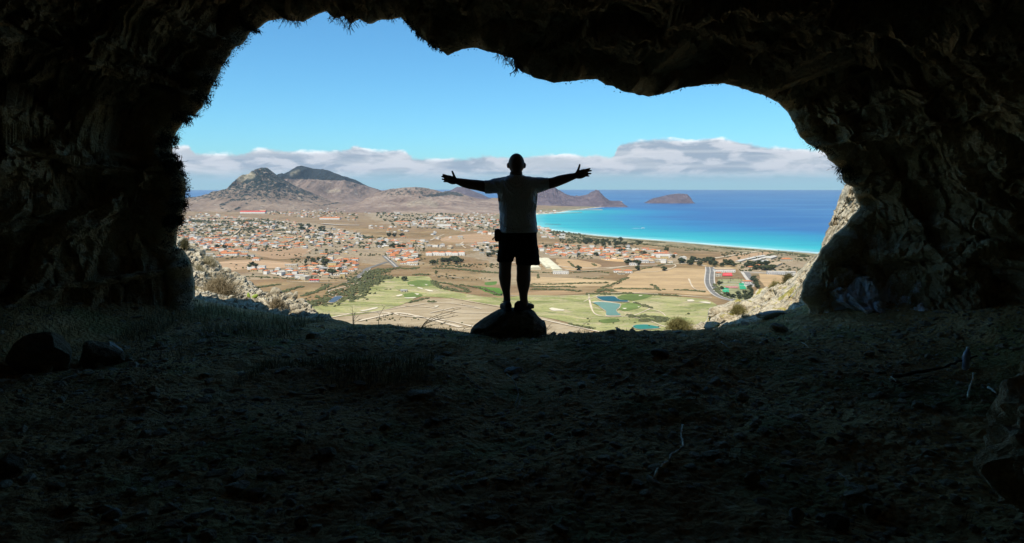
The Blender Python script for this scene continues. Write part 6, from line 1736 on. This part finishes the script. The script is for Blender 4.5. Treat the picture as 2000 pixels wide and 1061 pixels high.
weed(889, 646, [(12,0,44),(-22,0,26),(2,.04,36),(6,0,30),(-12,.03,16)], 'bushy dead weed with a tall curved stem left of the boulder', .005)
weed(938, 650, [(1,0,16),(5,.02,9)], 'tiny dead weed just left of the boulder'); weed(1073, 660, [(6,0,22),(-3,0,18),(12,.02,12),(2,.02,26)], 'dead weed touching the right side of the boulder')
weed(1155, 662, [(2,0,40),(6,0,14)], 'thin upright dead stem right of the boulder'); weed(1130, 662, [(0,0,10),(4,0,13)], 'low dead weed between the boulder and the thin stem')
# ---- plants along the rim of the mouth
r = np.random.default_rng(77)
def rim_idx(cond): return np.where(cond)[0]
VV, FF, n0 = [], [], 0
def fringe(mask, per, hh, drop=0.0):
    global n0
    ids = rim_idx(mask); ids = np.repeat(ids, per); m = len(ids)
    base = AP[ids] + np.column_stack([r.normal(0, .012, m), r.uniform(-.25, .15, m), r.normal(0, .012, m)]) + np.column_stack([od[ids, 0], 0 * od[ids, 0], od[ids, 1]]) * r.uniform(-.01, .05, m)[:, None]
    nrm = -np.column_stack([od[ids, 0], 0.2 * np.ones(m), od[ids, 1]]) + r.normal(0, .7, (m, 3)); nrm[:, 2] -= drop; nrm /= np.linalg.norm(nrm, axis=1)[:, None]
    dv = r.normal(size=(m, 3)); dv -= nrm * np.sum(dv * nrm, 1)[:, None]; dv /= np.linalg.norm(dv, axis=1)[:, None]
    clump = np.clip(.35 + 1.1 * vnoise(uu[ids] / 9, 0 * uu[ids], 0 * uu[ids], 701), .15, 1.4)
    V, F = blades(base, nrm, r.uniform(.3, 1, m) * hh * clump, r.uniform(.010, .022, m), r, .9, 2, dv)
    VV.append(V); FF.append(F + n0); n0 += len(V)
fringe((cpx < 500) & (cpy < 440), 90, .085); fringe((cpx < 380) & (cpy > 300) & (cpy < 440), 90, .10); fringe((cpx < 380) & (cpy >= 380) & (cpy < 600), 24, .05); fringe((cpx > 785) & (cpx < 860) & (cpy < 200), 18, .05, .5); fringe((cpx > 1550) & (cpx < 1700) & (cpy < 420), 10, .045); fringe((cpx > 1640) & (cpx < 1662) & (cpy < 380) & (cpy > 325), 50, .09, .3); fringe((cpx > 500) & (cpx < 1560) & (cpy < 220), 4, .025, .4)
tag(link('rim_plants', raw_mesh('rim_plants', np.concatenate(VV), np.concatenate(FF)), M_VEG), 'small tufty plants fringing the rim of the cave mouth', 'plants', kind='stuff')
# ---- hanging roots
M_ROOT = plain("hanging_root", (0.10, 0.075, 0.08), 0.9, 0.3, 20)
def roots(x0, x1, n, ln, lb, th=.0035):
    b = MB()
    for _ in range(n):
        px = random.uniform(x0, x1); i = int(np.argmin(np.abs(cpx - px) + 1e3 * ((cpy > 230)))); p = AP[i] + np.array([(px - cpx[i]) * MPX, random.uniform(-.12, .02), .03])
        L = [p]; l = ln * random.uniform(.35, 1); d = np.array([random.gauss(0, .25), random.gauss(0, .2), -1.0])
        for k in range(7): d = d + np.array([random.gauss(0, .35), random.gauss(0, .2), random.gauss(0, .15)]); L.append(L[-1] + d / np.linalg.norm(d) * l / 7)
        b.tube(L, list(np.linspace(th, th * .5, len(L))), 4)
        k = random.randrange(2, 6); s = random.choice((-1, 1)); b.tube([L[k], L[k] + np.array([s * .02, 0, -.015]), L[k] + np.array([s * .03, 0, -.045])], th * .5, 4)
    return tag(b.build('hanging_roots', M_ROOT), lb, 'roots', kind='stuff')
roots(524, 556, 12, .10, 'short wispy roots hanging at the upper left of the mouth'); roots(555, 594, 30, .17, 'wide curtain of thin roots left of the mouth\'s highest point')
roots(644, 668, 16, .14, 'dark tuft of roots just right of the mouth\'s highest point'); roots(664, 706, 34, .20, 'longest curly root curtain hanging from the mouth\'s top')
roots(760, 776, 10, .10, 'small root tuft before the roof drops to the right'); roots(971, 1000, 26, .18, 'root curtain hanging above the man\'s head'); roots(1002, 1013, 26, .16, 'dense dark bushy root tip right of the curtain above the man', .007)
# ================================================================== OUTSIDE LEDGES: ROCKS, BUSHES, CACTUS
def ledgeL(px, py):
    yb = np.interp(px, [320, 378, 420, 470, 520, 560, 600, 640], [600, 600, 606, 616, 626, 632, 636, 636]); yt = np.interp(px, [340, 363, 395, 430, 478, 515, 537, 582, 625], [470, 474, 500, 524, 549, 573, 577, 588, 621])
    t = np.clip((yb - py) / (yb - yt), 0, 1); Yo = np.interp(px, [340, 395, 450, 500, 560, 600, 625], [14.8, 13.8, 12.8, 12.2, 11.6, 10.8, 10.3]); return 8.7 + (Yo - 8.7) * t
pale_rocks = [(352,470,26,20),(343,482,24,26),(372,484,34,20),(386,496,26,18),(412,514,24,26),(440,530,20,14),(458,540,26,16),(466,548,30,22),(482,558,22,18),(478,572,14,12),(493,566,16,16),(503,574,14,10),(537,573,26,22),(552,580,18,16),(566,578,16,18),(577,578,12,18),(587,590,22,18),(596,598,16,14),(560,594,18,16),(575,603,22,16),(590,610,20,16),(604,606,14,22),(610,616,18,14),(556,612,18,12),(540,606,16,12),(572,616,16,12),(548,588,14,12),(520,592,14,10),(400,540,16,14),(430,548,14,10)]
rs_mesh = []
for k in range(4):
    V, F = rock_verts(3, 800 + k, 11, .07); rs_mesh.append(raw_mesh('rock', V / np.abs(V).max(0), F)); rs_mesh[-1].materials.append(M_LIT)
for k, (px, py, w, h) in enumerate(sorted(pale_rocks)):
    Y = ledgeL(px, py); q = at(px, py, Y); s = Y / FPX / 2 * 1.12
    o = bpy.data.objects.new('rock', rs_mesh[k % 4]); COL.objects.link(o); o.location = q; o.scale = (w * s, w * s * .8, h * s); o.rotation_euler = (random.gauss(0, .15), random.gauss(0, .2), random.uniform(-.5, .5))
    tag(o, 'sunlit pale block, %s counting from the left, among the rocks outside left' % ORD[k], 'rock', 'pale rocks heaped outside the left of the mouth')
def bush(px, py, w, h, Y, mat, lb, n, name='dry_bush', th=.0025, seed=1):
    r = np.random.default_rng(seed); c = at(px, py + h / 2, Y); W = w * Y / FPX / 2; H = h * Y / FPX
    o = empty(name, c); tag(o, lb, 'bush'); b = MB()
    for _ in range(n):
        a = r.uniform(0, 2 * math.pi); e = r.uniform(.15, 1.5); rr = r.uniform(.75, 1.05)
        tip = np.array([math.cos(a) * math.cos(e) * W * rr, math.sin(a) * math.cos(e) * W * rr * .8, math.sin(e) * H * rr])
        m = tip * .5 + r.normal(0, .04, 3) + np.array([0, 0, H * .08]); b.tube([np.array([r.normal(0, .03), r.normal(0, .03), -.03]), m, tip], [th * 1.6, th * 1.2, th * .6], 4, cap=False)
        for t in (.55, .7, .8, .9):
            p = m + (tip - m) * (t * 2 - 1) if t > .5 else m; b.tube([p, p + r.normal(0, .03, 3) + np.array([0, 0, .02])], [th, th * .5], 3, cap=False)
    b.build('branches', mat, o)
    m = n * 14; D = r.normal(size=(m, 3)); D[:, 2] = np.abs(D[:, 2]); D /= np.linalg.norm(D, axis=1)[:, None]; D *= (r.uniform(.55, 1.02, m) * (1 + .38 * vnoise(D[:, 0] * 2.6, D[:, 1] * 2.6, D[:, 2] * 2.6, seed)))[:, None]
    Pp = D * np.array([W, W * .8, H]); up = D + r.normal(0, .5, (m, 3)); up /= np.linalg.norm(up, axis=1)[:, None]; dv = r.normal(size=(m, 3)); dv -= up * np.sum(dv * up, 1)[:, None]; dv /= np.linalg.norm(dv, axis=1)[:, None]
    V, F = blades(Pp, up, r.uniform(.015, .05, m), r.uniform(.004, .009, m), r, .4, 1, dv)
    link('foliage', raw_mesh('foliage', V, F), mat, o)
    return o
M_BUSH = mat_leaf("dry_bush_twigs", (0.20, 0.155, 0.095), (0.36, 0.29, 0.18)); M_BUSHG = mat_leaf("olive_bush", (0.16, 0.14, 0.05), (0.30, 0.26, 0.10)); M_STR2 = mat_leaf("pale_straw", (0.34, 0.28, 0.16), (0.50, 0.43, 0.27))
bush(430, 566, 92, 62, 10.2, M_BUSH, 'large dry brown bush outside the left wall', 420, seed=3); bush(392, 540, 44, 46, 11.2, M_STR2, 'pale straw bush touching the left wall', 160, seed=4); bush(408, 514, 40, 30, 12.3, M_STR2, 'straw tuft behind the large dry bush', 120, seed=5)
bush(542, 595, 34, 22, 10.0, M_BUSH, 'small brown bush between the cactus and the pale blocks', 120, seed=6); bush(362, 476, 20, 20, 13.6, M_SCRUB, 'small dark bush high on the left rocks', 80, seed=7); bush(380, 574, 24, 30, 9.8, M_BUSHG, 'yellow-green bush at the foot of the left wall', 90, seed=8)
bush(1326, 634, 56, 20, 10.2, M_BUSHG, 'low olive bush at the right end of the lip', 240, seed=9); bush(1515, 562, 36, 26, 12.1, M_BUSHG, 'olive bush in a cleft of the right ledge', 140, seed=10); bush(1442, 604, 34, 12, 10.6, M_BUSHG, 'flat olive bush among lichened rock on the right ledge', 100, seed=11); bush(1540, 545, 30, 22, 12.0, M_SCRUB, 'dark scrub clump by the upper right ledge', 100, seed=12); bush(1460, 622, 30, 10, 9.8, M_STR2, 'low straw tuft in front of the flat olive bush', 70, seed=13)
for k, (px, py, w, h, Y, lb) in enumerate([(1497,572,38,22,12.2,'pale domed block at the top of the right ledge'),(1405,612,50,24,11.0,'large pale block at the left tip of the right ledge'),(1455,600,60,22,11.6,'broad pale block with orange lichen on the right ledge'),(1540,572,44,30,12.2,'pale block below the dark scrub on the right ledge'),(1565,600,30,18,10.2,'pale block at the shadow corner of the right ledge'),(1390,636,36,12,9.8,'low pale block by the shadow edge at the right'),(1425,622,40,14,10.2,'flat yellowish block in the middle of the right ledge')]):
    s = Y / FPX / 2 * 1.1; V, F = rock_verts(5, 900 + k, 9, .16); V = V / np.abs(V).max(0); V += .05 * fbm(V[:, 0] * 4, V[:, 1] * 4, V[:, 2] * 4, 4, 5, ridged=True)[:, None] * V
    me = raw_mesh('rock', V, F, True); add_attr(me, 'lichen', np.ones(len(V))); o = link('rock', me, M_LEDGE); o.location = at(px, py, Y); o.scale = (w * s, w * s * .7, h * s * 1.1); o.rotation_euler = (0, 0, random.uniform(-.3, .3)); tag(o, lb, 'rock')
# prickly pear: two pads
cb = at(489, 602, 9.9); cac = empty('cactus', cb); tag(cac, 'small bright green prickly pear with two pads in front of the pale rocks', 'cactus')
M_CAC = plain("cactus_green", (0.22, 0.30, 0.04), 0.6, 0.15, 10)
M_SPI = plain("cactus_spine", (0.5, 0.45, 0.3), 0.8)
def pad(px, py, w, h, tilt):
    V, F = ico(3); V = V.copy(); V[:, 0] *= 1 - .22 * (V[:, 2] < 0) * -V[:, 2]; s = 9.9 / FPX / 2
    V = V * np.array([w * s, .02, h * s]); c, sn = math.cos(tilt), math.sin(tilt); V = np.column_stack([V[:, 0] * c + V[:, 2] * sn, V[:, 1], -V[:, 0] * sn + V[:, 2] * c])
    o_ = at(px, py, 9.9) - cb; p = link('pad', raw_mesh('pad', V + o_, [tuple(f) for f in F], True), M_CAC, cac)
    b = MB(); r = np.random.default_rng(int(px))
    for i in r.choice(len(V), 40, False): d = np.array([0, 1 if V[i, 1] > 0 else -1, .3]); b.tube([V[i] + o_, V[i] + o_ + d * .012], .0008, 3)
    b.build('spines', M_SPI, p)
pad(486.5, 586, 8, 30, -.08); pad(497, 580, 8.5, 17, 1.05)
# ================================================================== HAZE
hz = MB().box((0, 14500, (-156 + 330) / 2), (64000, 33000, 486)).build('haze', None)
hm = bpy.data.materials.new('haze_air'); hm.use_nodes = True
nt = NT(hm.node_tree); out = nt.new('ShaderNodeOutputMaterial'); pv = nt.new('ShaderNodeVolumePrincipled')
pv.inputs['Color'].default_value = (0.72, 0.88, 1.0, 1); pv.inputs['Density'].default_value = 3.5e-5; pv.inputs['Anisotropy'].default_value = 0.2
nt.link(pv.outputs[0], out.inputs['Volume']); hz.data.materials.append(hm)
tag(hz, 'thin pale blue haze over the bay and the far mountains', 'haze', kind='stuff')
